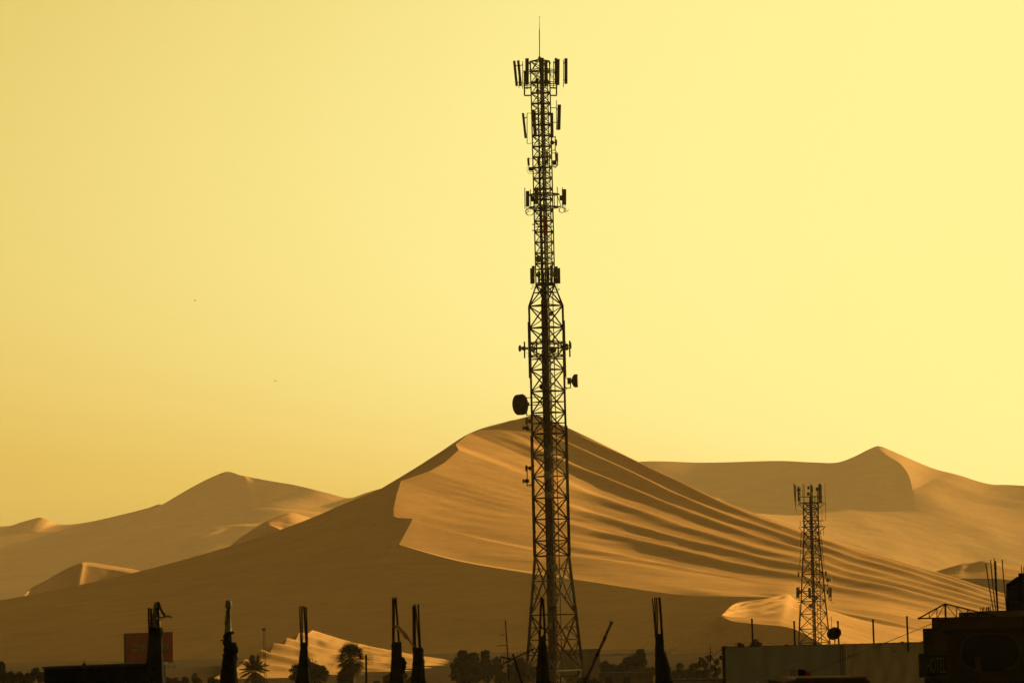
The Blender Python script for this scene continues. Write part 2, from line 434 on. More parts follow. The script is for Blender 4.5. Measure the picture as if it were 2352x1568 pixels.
for px, py, Y, h, lx in [(222, 1208, 3950, 3.2, 60), (100, 1213, 3900, 2.6, 40), (50, 1214, 3950, 2.5, 40), (290, 1208, 4000, 1.6, 90), (455, 1206, 3950, 1.5, 70), (378, 1222, 3600, 4.5, 70), (452, 1212, 3700, 3.5, 70), (290, 1228, 3500, 3.5, 90), (510, 1205, 3650, 3.5, 90), (150, 1240, 3350, 3.0, 80), (330, 1252, 3250, 3.0, 90), (80, 1252, 3300, 2.5, 70), (420, 1245, 3200, 3.0, 90), (260, 1275, 3050, 3.0, 80), (60, 1290, 3000, 2.5, 70), (560, 1225, 3300, 3.0, 80)]:
    q = at(px, py, Y); bumps.append((q.x * FAR, (3810 + (Y - 3000) * .27) * FAR, h * .9, lx * FAR))
def dA(u, v, p):
    z = 0.0
    for bx, by, h, lx in bumps:
        dy = (p.y - by) / 55.0
        if abs(dy) > 2.5: continue
        dx = p.x - bx + 17 * dy * dy
        g = math.exp(-dy * dy)
        z += h * 1.5 * g * (math.exp(-(dx / (lx * .35)) ** 2) if dx > 0 else math.exp(-(dx / 15.0) ** 2))
    q = Vector((p.x * 0.012, p.y * 0.004, 0.7))
    e = smooth(.03, .2, v) * (1 - smooth(.93, 1, v))
    return z * e + e * (2.0 * noise.noise(q) + 1.0 * noise.noise(q * 2.3)) + rough(p, .8, 0.012) * e
mb = MB()
N1 = 260
Atop = catF(sl, N1); Acr = catF(crl, 60); CL = catF(cmL, N1); CR = catF(cmR, 220)
side = Atop + Acr[1:]
grid(mb, ruled(side, pick(CL, len(side)), 60, rg(1.5)))
Ar = catF(sr, 220); low = Acr + CR[1:]
grid(mb, ruled(pick(Ar, 279), low, 60, rg(1.5)))
Cm = pick(CL + CR[1:], 420); B = catF(B_px, 420)
grid(mb, apron(Cm, B, 320, dA)); grid(mb, back(Atop + Ar[1:], 0.35, 1200, 8))
finish(mb, 'sand_dune', 'distant hazy peaked dune and dune field on the left of the picture')
small_cone = [(20, 1208, 4230), (44, 1200, 4230), (62, 1195, 4230), (92, 1188, 4230), (112, 1195, 4240), (140, 1204, 4260)]

# small sharp dunes standing on the left apron
def small_dune(sky, crest, toe, label, n=90, amp=0.8, N=2.0, bk=.5):
    A = catmull(sky, n); B = catmull(crest, n); T = catmull(toe, n)
    mb = MB()
    grid(mb, ruled(A, B, 50, lambda u, v, p: amp * math.sin(2 * math.pi * N * v + 3 * u) * smooth(0, .15, v) * (1 - smooth(.85, 1, v)) + rough(p, .8, .02) * 4 * v * (1 - v)))
    grid(mb, ruled(B, T, 30, lambda u, v, p: rough(p, 1.0, .02) * 4 * v * (1 - v)))
    grid(mb, back(A, bk, 150, 6))
    return finish(mb, 'sand_dune', label)
small_dune([(520, 1262, 3500), (560, 1230, 3520), (600, 1203, 3550), (628, 1190, 3565), (655, 1180, 3580), (672, 1177, 3590), (700, 1184, 3600), (730, 1193, 3610), (800, 1215, 3620)],
           [(525, 1264, 3480), (590, 1222, 3490), (612, 1208, 3495), (622, 1206, 3495), (640, 1214, 3490), (655, 1221, 3485), (690, 1226, 3480), (740, 1236, 3470), (800, 1250, 3460)],
           [(500, 1290, 3440), (560, 1285, 3450), (600, 1280, 3458), (640, 1275, 3458), (670, 1270, 3455), (700, 1268, 3450), (730, 1266, 3446), (760, 1264, 3442), (800, 1262, 3440)],
           'small sharp-crested dune tucked behind the left slope of the big dune')
small_dune([(60, 1362, 3290), (130, 1320, 3330), (175, 1299, 3350), (192, 1292, 3360), (205, 1291, 3365), (260, 1299, 3380), (330, 1310, 3400), (420, 1322, 3410)],
           [(61, 1363, 3284), (131, 1321, 3324), (170, 1302.5, 3338), (186, 1297, 3330), (200, 1298, 3335), (230, 1303, 3340), (265, 1309, 3345), (330, 1320, 3350), (420, 1335, 3350)],
           [(20, 1400, 3265), (100, 1392, 3280), (170, 1385, 3300), (200, 1380, 3308), (240, 1375, 3316), (280, 1370, 3322), (340, 1364, 3328), (420, 1360, 3330)],
           'small dune with a lit ridge low on the left, nearest of the small ones', amp=1.0, N=2.5)
# far dune on the right
A_px = [(1250, 1085, 4300), (1465, 1060, 4300), (1620, 1062, 4300), (1780, 1058, 4280), (1860, 1061, 4250), (1920, 1062, 4220), (1960, 1049, 4200), (1990, 1034, 4180), (2010, 1025, 4170), (2024, 1025, 4180), (2060, 1040, 4220), (2140, 1074, 4300), (2200, 1090, 4340), (2272, 1111, 4380), (2352, 1115, 4400), (2700, 1140, 4400)]

sl = A_px[:9]
crl = [(2010, 1025, 4170), (2018, 1030, 4166), (2040, 1047, 4156), (2066, 1063, 4146), (2084, 1085, 4136), (2092, 1106, 4127), (2096, 1124, 4120)]
sr = [(2010, 1025, 4170)] + [(x, y, 4172 + 5 * i) for i, (x, y, _) in enumerate(A_px[9:])]
cmL = [(1250, 1150, 4190), (1465, 1136, 4190), (1620, 1138, 4185), (1780, 1136, 4160), (1900, 1138, 4120), (2000, 1137, 4108), (2060, 1131, 4115), (2096, 1124, 4120)]
cmR = [(2096, 1124, 4120), (2140, 1132, 4122), (2220, 1150, 4130), (2352, 1170, 4138), (2700, 1200, 4140)]
B_px = [(1250, 1150, 3150), (1465, 1130, 3150), (1620, 1190, 3850), (1780, 1240, 3850), (1960, 1300, 3850), (2100, 1345, 3850), (2250, 1390, 3850), (2400, 1420, 3850), (2700, 1470, 3850)]
B_px[0] = (1250, 1200, 3850); B_px[1] = (1465, 1190, 3850)
Atop = catF(sl, 260); Acr = catF(crl, 70); CL = catF(cmL, 260); CR = catF(cmR, 200)
mb = MB(); side = Atop + Acr[1:]
grid(mb, ruled(side, pick(CL, len(side)), 60, rg(1.5)))
low = Acr + CR[1:]; Ar = catF(sr, 220)
grid(mb, ruled(pick(Ar, len(low)), low, 60, rg(1.5)))
Cm = pick(CL + CR[1:], 360); B = catF(B_px, 360)
def dR(u, v, p):
    e = smooth(.03, .2, v) * (1 - smooth(.92, 1, v)); q = Vector((p.x * 0.008, p.y * 0.004, 2.7))
    return e * (3.0 * noise.noise(q) + 1.2 * noise.noise(q * 2.4)) + rough(p, .8, 0.012) * e
grid(mb, apron(Cm, B, 240, dR)); grid(mb, back(Atop + Ar[1:], 0.35, 1200, 8))
finish(mb, 'sand_dune', 'distant hazy dune on the right with one soft peak on the skyline')
small_dune([(2150, 1312, 3010), (2200, 1297, 3020), (2240, 1290, 3030), (2262, 1287, 3035), (2300, 1294, 3050), (2380, 1305, 3070), (2480, 1318, 3080)],
           [(2152, 1314, 2995), (2205, 1300, 2998), (2225, 1299, 3000), (2270, 1291, 3000), (2310, 1303, 2990), (2390, 1318, 2980), (2480, 1334, 2970)],
           [(2140, 1330, 2960), (2190, 1328, 2950), (2230, 1328, 2950), (2270, 1328, 2950), (2310, 1330, 2950), (2390, 1340, 2950), (2480, 1350, 2950)],
           'small dune at the right edge behind the rebar above the dark building', amp=.4)

# ground and air
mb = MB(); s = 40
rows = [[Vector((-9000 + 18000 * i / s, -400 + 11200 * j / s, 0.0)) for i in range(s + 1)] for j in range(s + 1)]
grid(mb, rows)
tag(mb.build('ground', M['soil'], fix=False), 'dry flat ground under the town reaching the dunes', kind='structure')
hz = MB().box((0, 5250, 170), (18400, 11700, 362)).build('haze', M['sand'])
hm = bpy.data.materials.new('dusty_air'); hm.use_nodes = True
hn = hm.node_tree.nodes; hn.clear()
ho = hn.new('ShaderNodeOutputMaterial'); hv = hn.new('ShaderNodeVolumePrincipled')
hv.inputs['Color'].default_value = (0.58, 0.45, 0.26, 1); hv.inputs['Density'].default_value = 0.000021; hv.inputs['Anisotropy'].default_value = 0.2
hm.node_tree.links.new(hv.outputs[0], ho.inputs['Volume'])
hz.data.materials.clear(); hz.data.materials.append(hm)
tag(hz, 'warm dusty air over the town and dunes', kind='stuff')
# ------------------------------------------------------------------ lattice masts
K4 = 1 / 1.7415            # photograph pixels to the 2352-wide frame
M['steel'] = mat('galvanised_steel', (0.022, 0.018, 0.013), 0.8, 0.25, 3.0)
M['black'] = mat('black_cable', (0.007, 0.006, 0.005), 0.9, 0.3, 4.0)
M['panel'] = mat('antenna_shell', (0.05, 0.044, 0.033), 0.8, 0.12, 2.0)
M['radio'] = mat('radio_unit', (0.02, 0.018, 0.015), 0.8, 0.2, 3.0)
M['dish'] = mat('dish_shell', (0.095, 0.085, 0.065), 0.8, 0.15, 2.0)
M['radome'] = mat('dish_radome', (0.22, 0.19, 0.14), 0.8, 0.1, 2.0)
M['drum'] = mat('dark_drum', (0.010, 0.008, 0.007), 0.8, 0.3, 2.0)

class Mast:
    def __init__(s, name, label, px, py, Y, group):
        p = at(px, py, Y)
        s.Y = Y; s.o = Vector((p.x, Y, 0.0))
        s.e = thing(name, s.o, label, 'radio mast', group)
        s.mpp = Y / FPX * K4             # metres per photograph pixel
    def q(s, x, y, dy=0.0):
        """photograph pixel at the mast's distance (+dy) to mast coordinates"""
        return at(x * K4, y * K4, s.Y + dy) - s.o
    def z(s, y):
        lo, hi = -5.0, 120.0
        for _ in range(40):
            m = (lo + hi) / 2
            d = (s.o + Vector((0, 0, m - EYE))); v = 784 - FPX * d.dot(UPV) / d.dot(FWD)
            if v < y * K4: hi = m
            else: lo = m
        return (lo + hi) / 2
    def legs3(s, z, w):
        return [Vector((-w / 2, w * .289, z)), Vector((w / 2, w * .289, z)), Vector((0, -w * .577, z))]
    def part(s, mb, name, m, parent=None, smooth=False): return mb.build(name, m, parent or s.e, smooth)

    def lattice(s, lv, paint, leg_r, brace_r, ring_r):
        """lv: list of (photo y, width in px, bay kind)"""
        zs = [(s.z(y), w * s.mpp, k) for y, w, k in lv]
        for i in range(3):
            mb = MB()
            for (z0, w0, _), (z1, w1, _) in zip(zs, zs[1:]):
                r = leg_r(z0)
                mb.tube(s.legs3(z0, w0)[i], s.legs3(z1, w1)[i], r, leg_r(z1), 8)
            s.part(mb, 'leg', paint)
        for (z0, w0, k0), (z1, w1, k1) in zip(zs, zs[1:]):
            A, B = s.legs3(z0, w0), s.legs3(z1, w1); r = brace_r(z0)
            for a, b in ((0, 2), (2, 1), (0, 1)):
                if k1 in 'xXhk':
                    s.part(MB().bar(A[a], B[b], r * 1.8, r * 1.2), 'brace', paint)
                    s.part(MB().bar(A[b], B[a], r * 1.2, r * 1.8), 'brace', paint)
                s.part(MB().bar(B[a], B[b], ring_r(z0) * 1.7, ring_r(z0) * 2.0), 'ring_strut', paint)
                if k1 in 'hk':
                    t = (A[a] - A[b]).length / ((A[a] - A[b]).length + (B[a] - B[b]).length)
                    s.part(MB().bar(A[a].lerp(B[a], t), A[b].lerp(B[b], t), r * 1.3), 'ring_strut', paint)
                if k1 == 'k':
                    for P, Q, P2, Q2 in ((A[a], B[a], A[b], B[b]), (A[b], B[b], A[a], B[a])):
                        for f, g in ((t * .5, .5), (t + (1 - t) * .5, .5)):
                            leg = P.lerp(Q, f)
                            d = P.lerp(Q2, f) if f < t else Q.lerp(P2, 1 - f)
                            s.part(MB().bar(leg, d, r * 1.0), 'redundant_strut', paint)
                            s.part(MB().bar(d, P.lerp(Q, t), r * 1.0), 'redundant_strut', paint)
        return zs

    def ladder(s, x, z0, z1, y0, paint, w=0.45, step=0.42):
        e = bpy.data.objects.new('ladder', None); COL.objects.link(e); e.parent = s.e
        for k in (-1, 1): s.part(MB().tube((x + k * w / 2, y0, z0), (x + k * w / 2, y0, z1), 0.035 if k < 0 else 0.055, n=6), 'rail', paint, e)
        mb = MB(); z = z0
        while z < z1: mb.bar((x - w / 2, y0, z), (x + w / 2, y0, z), 0.028); z += step
        tag(s.part(mb, 'rungs', paint, e), kind='stuff')
    def cables(s, x, w, z0, z1, y0, n=8, tops=None):
        e = bpy.data.objects.new('cable_run', None); COL.objects.link(e); e.parent = s.e
        for i in range(n):
            xx = x + (i / (n - 1) - .5) * w; top = z1 if tops is None else tops[i]
            s.part(MB().tube((xx, y0 + random.uniform(-.05, .05), z0), (xx * .8 + x * .2, y0, top), w / n * random.uniform(.50, .68), n=6), 'cable', M['black'], e)
        for k in range(12):
            zz = z0 + (z1 - z0) * (k + .5) / 12
            s.part(MB().bar((x - w * .62, y0 + .1, zz), (x + w * .62, y0 + .1, zz), .08), 'cable_clamp', M['black'], e)

    def panel(s, x0, y0, x1, y1, w, dy, yaw=0.0, d=0.16, m=None, pipe=None, name='panel_antenna', jumpers=0):
        a, b = s.q(x0, y0, dy), s.q(x1, y1, dy); wm = w * 1.12 * s.mpp
        ca, sa = math.cos(yaw), math.sin(yaw); ax = Vector((ca, sa, 0)); ay = Vector((-sa, ca, 0))
        c = .22; sec = [(-.5 + c, -.5), (.5 - c, -.5), (.5, -.2), (.5, .5), (-.5, .5), (-.5, -.2)]
        mb = MB(); cap = Vector((0, 0, .05))
        rings = [(a + cap * 0, .93), (a - cap, 1.0), (b + cap, 1.0), (b, .93)]
        vv = [p + ax * (i * wm * k) + ay * (j * d * k) for p, k in rings for i, j in sec]; n = 6
        ff = [(r * n + i, r * n + (i + 1) % n, (r + 1) * n + (i + 1) % n, (r + 1) * n + i) for r in range(3) for i in range(n)]
        ff += [tuple(range(n - 1, -1, -1)), tuple(range(3 * n, 4 * n))]
        mb.add(vv, ff)
        o = s.part(mb, name, m or M['panel'])
        if pipe is not None:
            px, p0, p1 = pipe; P0, P1 = s.q(px, p0, dy + .12), s.q(px, p1, dy + .12)
            s.part(MB().tube(P0, P1, .045), 'mounting_pipe', M['steel'], o)
            for f in (.15, .85):
                t = a.lerp(b, f); k = P0 + (P1 - P0) * min(max((P0.z - t.z) / max(P0.z - P1.z, .01), 0), 1)
                mid = (t + k) / 2 + Vector((0, 0, -.16 if f < .5 else 0))
                s.part(MB().bar(t, mid, .09).bar(mid, k, .09), 'bracket', M['steel'], o)
        if jumpers:
            for k in range(jumpers):
                e = b + ax * (wm * (k / max(jumpers - 1, 1) - .5) * .7)
                t = e + Vector((random.uniform(-.2, .3), .1, -random.uniform(.5, .9)))
                pts = [e, e + Vector((0, 0, -.35)), t, t + Vector((.3, .1, .25))]
                s.part(MB().path(smooth_path(pts), .022, 5), 'jumper_cable', M['black'], o)
        return o
    def radio(s, x, y, w, h, dy):
        c = s.q(x, y, dy)
        mb = MB().box(c, (w * s.mpp, .28, h * s.mpp))
        for k in range(5): mb.box(c + Vector(((k / 4 - .5) * w * s.mpp * .8, -.16, 0)), (.03, .06, h * s.mpp * .9))
        return s.part(mb, 'radio_unit', M['radio'])
    def dishx(s, x, y, r, dirv, dy, m=None, face=None, depth=.5, pipe=None, unit=True, shroud=.3, n=22):
        c = s.q(x, y, dy); R_ = r * s.mpp; d = Vector(dirv).normalized()
        prof = [(.16 * R_, -depth * R_ - .12), (.22 * R_, -depth * R_), (.55 * R_, -depth * R_ * .72), (.85 * R_, -depth * R_ * .3), (R_, 0), (R_ * 1.02, .02), (R_, shroud * R_), (.96 * R_, shroud * R_ + .01)]
        o = s.part(MB().lathe(prof, c, d, n), 'dish_antenna', m or M['dish'], smooth=False)
        s.part(MB().lathe([(.955 * R_, shroud * R_ + .012), (.6 * R_, shroud * R_ + .04), (.05 * R_, shroud * R_ + .06)], c, d, n), 'radome', face or M['radome'], o)
        if unit:
            b = c - d * (depth * R_ + .32)
            s.part(MB().lathe([(.2, -.2), (.24, -.18), (.24, .18), (.14, .22)], b, d, 8), 'radio_head', M['radio'], o)
        if pipe is not None:
            px, p0, p1, ddy = pipe
            P0, P1 = s.q(px, p0, ddy), s.q(px, p1, ddy)
            s.part(MB().tube(P0, P1, .06), 'mounting_pipe', M['steel'], o)
            b = c - d * (depth * R_ * .8)
            t = min(max((P0.z - b.z) / max(P0.z - P1.z, .01), 0), 1)
            s.part(MB().bar(P0.lerp(P1, t), b, .12), 'bracket', M['steel'], o)
        return o
    def arm(s, x0, y0, x1, y1, r=.05, d0=0.0, d1=0.0, m=None, name='support_arm'):
        return s.part(MB().tube(s.q(x0, y0, d0), s.q(x1, y1, d1), r), name, m or M['steel'])
    def ringrail(s, y, xl, xr, r, front=None, name='platform_rail', m=None, ymid=None, kin=.5):
        """a triangular handrail round the mast at photo height y"""
        z = s.z(y); L = s.q(xl, y).x; R_ = s.q(xr, y).x; f = front if front is not None else -(R_ - L) * .45
        b = (R_ - L) * .3
        P = [Vector((L, b, z)), Vector((R_, b, z)), Vector((kin * (L + R_), f, z))]
        P6 = []
        for i in range(3):
            a, c, e = P[i], P[(i + 1) % 3], P[(i + 2) % 3]
            P6 += [a.lerp(e, .22), a.lerp(c, .22)]
        for i in range(6):
            s.part(MB().tube(P6[i], P6[(i + 1) % 6], r), name, m or M['steel'])
        return P6

def smooth_path(pts, n=6):
    P = [Vector(p) for p in pts]; out = []
    for i in range(len(P) - 1):
        a = P[max(i - 1, 0)]; b = P[i]; c = P[i + 1]; d = P[min(i + 2, len(P) - 1)]
        for k in range(n):
            t = k / n
            out.append(0.5 * ((2 * b) + (c - a) * t + (2 * a - 5 * b + 4 * c - d) * t * t + (3 * b - a - 3 * c + d) * t ** 3))
    out.append(P[-1]); return out

T = Mast('lattice_tower', 'tall red and white lattice mast crowded with antennas in front of the big dune', 2192 * K4, 1563 * K4, 577.0, 'lattice masts')
edges = [T.z(y) for y in (2639, 2423, 2222, 1985, 1780, 1563, 1348, 1103, 931, 729, 527, 320)]
M['tower'] = banded('tower_paint', edges, False, (0.014, 0.005, 0.003), (0.048, 0.041, 0.03))
base_y = 2731 + 100
lv = [(base_y + 20, 272, 'x'), (2680, 224, 'k'), (2457, 182, 'k'), (2222, 135, 'k'), (2161, 135, 'x')]
for y in (2075, 1990, 1904, 1818, 1733): lv.append((y, 135, 'x'))
lv += [(1649, 134, 'h'), (1563, 134, 'h'), (1477, 134, 'x'), (1391, 134, 'h'), (1309, 135, 'x'), (1221, 135, 'x'), (1140, 75, 'h')]
for y in (1097, 1054, 1012, 969, 928, 884, 842, 798, 756, 713, 670, 628, 586, 542, 499, 456, 414, 372, 330, 285, 243):
    lv.append((y, 75 + (1140 - y) * 0.002, 'h' if y in (1012, 670, 884) else 'x'))
zT = lambda y: T.z(y)
z_lo, z_hi = zT(2222), zT(1140)
T.lattice(lv, M['tower'], lambda z: .19 if z < z_lo + .1 else (.14 if z < z_hi - .1 else .08),
          lambda z: .10 if z < z_lo else (.08 if z < z_hi else .05), lambda z: .085 if z < z_lo else (.07 if z < z_hi else .065))
# thick sleeves where the legs were strengthened
for i, (y0, y1) in ((0, (1283, 1508)), (1, (1281, 1508)), (0, (1738, 2222)), (1, (1702, 2222))):
    a, b = T.legs3(zT(y0), 134 * T.mpp)[i], T.legs3(zT(y1), 135 * T.mpp)[i]
    off = Vector((-.10 if i == 0 else .10, -.05, 0))
    T.part(MB().tube(a + off, b + off, .15, n=8), 'leg_sleeve', M['tower'])
T.cables(-.30, .80, 0.0, zT(1150), -.25, 9, [zT(y) for y in (1400, 1200, 640, 300, 320, 830, 1100, 1140, 1390)])
T.cables(.22, .30, 0.0, zT(250), -.55, 4)
T.ladder(.62, 0.0, zT(250), .1, M['steel'])
# spire
s_b, s_t = T.q(2158, 225), T.q(2157.5, 64)
sp = T.part(MB().tube(s_b + Vector((0, 0, -1.8)), s_b, .09).tube(s_b, s_b.lerp(s_t, .65), .055).tube(s_b.lerp(s_t, .65), s_t, .035, .012), 'lightning_rod', M['steel'])
for k in range(3):
    an = k * 2.1; t = s_b.lerp(s_t, .93)
    T.part(MB().tube(t, t + Vector((.18 * math.cos(an), .18 * math.sin(an), .28)), .012, .006), 'rod_spike', M['steel'], sp)
for P in T.legs3(zT(286), 75 * T.mpp): T.part(MB().tube(P, s_b, .05), 'spire_strut', M['steel'])
# top platform
for y in (281, 287, 331, 338): T.ringrail(y, 2074, 2256, .05 if y in (281, 331) else .04)
for sx, xo, xi in ((-1, 2098, 2126), (1, 2226, 2199)):
    T.arm(xo, 285, xo, 383, .09, name='platform_bracket'); T.arm(xo, 383, xi, 382, .09, name='platform_bracket'); T.arm(xo, 353, xi, 352, .09, name='platform_bracket')
T.panel(2057, 244, 2067, 345, 5.5, .8, R(86), .3, pipe=(2076, 240, 352))
T.panel(2073, 243, 2083, 345, 5.5, 0.0, R(84), .3, pipe=(2091, 246, 356))
T.panel(2108, 234, 2108, 338, 12.5, -1.6, R(-12), .2, pipe=(2108, 240, 358))
T.panel(2168, 232, 2169, 336, 12.5, -2.6, R(4), .2, pipe=(2172, 236, 350))
T.panel(2185, 243, 2184, 342, 7, 1.8, R(30), .2, pipe=(2179, 240, 346))
T.panel(2224, 233, 2224, 334, 7.5, .6, R(60), .25, pipe=(2214, 245, 352))
T.panel(2232.5, 237, 2231.5, 341, 11.5, -1.4, R(20), .2, pipe=(2228, 240, 350))
T.panel(2264, 234, 2264, 336, 7, .3, R(82), .36, pipe=(2254, 239, 349))
for x in (2119.5, 2199):
    o = T.part(MB().tube(T.q(x, 290), T.q(x, 260), .03), 'lamp_post', M['steel'])
    T.part(MB().lathe([(.05, 0), (.11, .05), (.11, .3), (.05, .36)], T.q(x, 259), (0, 0, 1), 10), 'warning_lamp', M['radio'], o)
for k in range(5):
    a = T.q(2140 + 6 * k, 284, -.6); b = T.q(2152 + 2 * k, 318 + 4 * k, -.4)
    T.part(MB().path(smooth_path([a, a + Vector((.1, 0, -.9)), b]), .022, 5), 'jumper_cable', M['black'])
for k in range(3):
    a = T.q(2199, 290, -.3); b = T.q(2222 - 3 * k, 283, -.9)
    T.part(MB().path(smooth_path([a, (a + b) / 2 + Vector((0, 0, -.5 - .2 * k)), b]), .02, 5), 'jumper_cable', M['black'])
T.radio(2147, 320, 11, 10, .2); T.radio(2150, 364, 12, 10, .1)
# antennas below the top platform
T.panel(2092, 453, 2102.5, 553, 4.5, .4, R(86), .28, pipe=(2108.5, 453, 576))
T.arm(2108, 453, 2128, 453.5, .035); T.arm(2112, 576, 2150, 569, .035)
T.panel(2133, 439, 2141, 542, 11.5, -1.9, R(-14), .2, pipe=(2142, 445, 556))
T.panel(2169, 422, 2168.5, 524, 11.5, -2.2, R(3), .2, pipe=(2170, 420, 540))
T.panel(2208, 452, 2210, 551, 8, -.2, R(55), .25, pipe=(2203, 455, 550), jumpers=1)
T.panel(2237.5, 419, 2235, 520, 7, .4, R(80), .4, pipe=(2226, 402, 520))
T.arm(2200, 432, 2227, 432, .05); T.arm(2202, 490, 2228, 490, .05)
T.dishx(2226, 571, 14, (1, .1, -.02), .2, pipe=(2221, 544, 606, .2), shroud=.05)
T.arm(2205, 550, 2221, 548, .05); T.arm(2205, 603, 2221, 600, .05)
T.radio(2206, 571, 11, 11, 0)
for x, y0, y1, w, dy in ((2187.5, 606, 642, 6.5, -1.5), (2223, 609, 644, 6.5, -.4), (2229, 614, 644, 4, .5), (2113, 633, 662, 7.5, 0), (2153, 628, 661, 7.5, -1.6)):
    T.panel(x, y0, x + 1.5, y1, w, dy, R(random.uniform(-25, 25)), .18, pipe=(x + 2, y0 - 4, y1 + 20))
for x, y, w, h, dy in ((2186, 648, 15, 16, -1.4), (2217, 651, 14, 18, -.2), (2122.5, 676, 15, 14, 0), (2160, 676, 14, 20, -1.2), (2180, 674, 12, 18, .6)): T.radio(x, y, w, h, dy)
T.arm(2108, 635, 2132, 634, .03); T.arm(2117, 687, 2132, 687, .04); T.arm(2205, 613, 2222, 612, .04); T.arm(2205, 664, 2226, 667, .06)
T.part(MB().path(smooth_path([T.q(2109, 664), T.q(2108, 680), T.q(2114, 693), T.q(2124, 696), T.q(2132, 690)]), .02, 5), 'jumper_cable', M['black'])
T.part(MB().path(smooth_path([T.q(2228, 640), T.q(2229, 658), T.q(2222, 672), T.q(2214, 668)]), .03, 5), 'jumper_cable', M['black'])
T.part(MB().path([T.q(2202, 612) + Vector((.2 * math.cos(a * .6), 0, .2 * math.sin(a * .6))) for a in range(11)], .05, 5), 'cable_coil', M['black'])
# middle platform
for y in (775, 780, 826, 831): T.ringrail(y, 2100, 2250, .07 if y in (775, 826) else .05)
for x, y0, y1 in ((2099, 751, 835), (2122, 757, 836), (2229, 748, 832), (2249, 750, 833), (2217, 778, 830)): T.arm(x, y0, x + 1, y1, .05, .2, .2, name='mounting_pipe')
T.arm(2215, 776, 2236, 777, .11, -.8, .4, name='platform_beam'); T.arm(2218, 829, 2242, 826, .09, -.8, .4, name='platform_beam'); T.arm(2230, 785, 2245, 826, .04, 0, 0)
T.panel(2110, 764, 2110, 826, 12, -.2, R(-20), .25, jumpers=3); T.panel(2146, 750, 2146.5, 817, 14.5, -2.2, R(2), .25, jumpers=3); T.panel(2257.5, 757, 2257.5, 819, 14.5, .2, R(35), .3, jumpers=3)
T.radio(2129, 796, 12, 20, -.4); T.radio(2244, 792, 12, 20, .1)
for cx, cy, r in ((2119, 847, 1.1), (2248, 840, .8)):
    c = T.q(cx, cy, .1)
    for k in range(2): T.part(MB().path([c + Vector((.1 * r * math.cos(a * .6) * (4 + k), .1 * k, .10 * r * math.sin(a * .6) * 4)) for a in range(11)], .03, 5), 'cable_coil', M['black'])
for y in (898, 922):
    T.arm(2160, y - 2, 2129, y, .06, -.3, .1); T.arm(2129, y - 1, 2139, y + 2, .05, .1, .5)
for y in (842, 850, 858, 866, 874): T.part(MB().bar(T.q(2137, y, -.2), T.q(2211, y, -.2), .05), 'step_rail', M['tower'])
T.part(MB().box(T.q(2180, 905, -1.3), (.45, .3, 2.2)), 'equipment_box', mat('red_box', (.12, .02, .01), .6))
T.dishx(2155, 1036, 14, (-.12, -1, .03), -1.2, face=M['dish'], unit=False, shroud=.25)
# collar of short panels
for y in (1076, 1131, 1138): T.ringrail(y, 2131, 2230, .06)
for x, y0, y1, w, dy, yaw in ((2132.5, 1064, 1110, 10.5, -1.0, -20), (2206.5, 1060, 1107, 10.5, -1.8, 8), (2226, 1066, 1110, 10, .2, 40), (2156, 1085, 1112, 9, -1.6, -6), (2192, 1082, 1112, 10, .9, 0), (2217, 1080, 1112, 7, 1.0, 0)):
    T.panel(x, y0, x, y1, w, dy, R(yaw), .22, pipe=(x + 1, y0 - 2, y1 + 24))
    T.panel(x, y1 + 1, x, y1 + 24, w * .85, dy + .05, R(yaw), .3, m=M['radio'], name='radio_unit', jumpers=2)
T.panel(2125.5, 1073, 2126.5, 1135, 4, .6, R(80), .3); T.panel(2235.5, 1072, 2236.5, 1134, 4.5, .6, R(80), .3)
T.dishx(2204, 1254, 9, (.2, -1, -.25), -1.0, m=M['radio'], face=M['dish'], unit=False, shroud=.1); T.radio(2208, 1248, 14, 9, -.7)
# microwave platform
for y in (1368, 1420): T.ringrail(y, 2092, 2284, .06, front=-3.6); T.ringrail(y + 5, 2093, 2283, .05, front=-3.2)
for x, y0, y1, dy in ((2097.7, 1366, 1432, 1.4), (2146, 1364, 1431, -2.4), (2232, 1363, 1428, -2.2), (2278.5, 1362, 1427, 1.4)): T.arm(x, y0, x + 1, y1, .095, dy, dy, name='mounting_pipe')
T.dishx(2080, 1393, 13.5, (-1, -.45, 0), 1.2, unit=True, shroud=.08, face=M['dish'])
T.dishx(2131, 1393, 8, (-.35, -1, 0), -2.6, shroud=.2); T.dishx(2213, 1399, 13, (-.2, -1, 0), -1.8, m=M['radio'], face=M['radio'], shroud=.1)
T.dishx(2218, 1377, 5, (-.5, -1, 0), -2.6, unit=False); T.dishx(2282, 1381, 13.5, (1, -.06, 0), 1.3, shroud=.25); T.dishx(2267, 1392, 9, (.6, 1, 0), .6, shroud=.2)
T.arm(2105, 1393, 2112, 1393, .17, 1.2, 1.2, m=M['radio'], name='radio_head')
for x in (2112, 2158): T.part(MB().path(smooth_path([T.q(x, 1398, .5), T.q(x + 2, 1408, .5), T.q(x - 1, 1414, .5), T.q(x - 6, 1408, .5)]), .02, 5), 'jumper_cable', M['black'])
# drum dish facing right
T.dishx(2297, 1522.6, 26, (1, -.08, 0), .2, m=M['radio'], depth=.45, unit=False, shroud=.55)
T.part(MB().box(T.q(2277, 1523, .2), (.45, .4, .75)), 'radio_unit', M['radio'])
T.arm(2258, 1513, 2270, 1513, .05); T.arm(2282, 1530, 2282, 1552, .06); T.arm(2260, 1552, 2282, 1551, .05)
T.part(MB().path([T.q(2264, 1553) + Vector((.15 * math.cos(a * .6), 0, .15 * math.sin(a * .6))) for a in range(11)], .03, 5), 'cable_coil', M['black'])
T.dishx(2169, 1546, 12, (-.15, -1, 0), -2.6, m=M['radio'], face=M['radio'], unit=False)
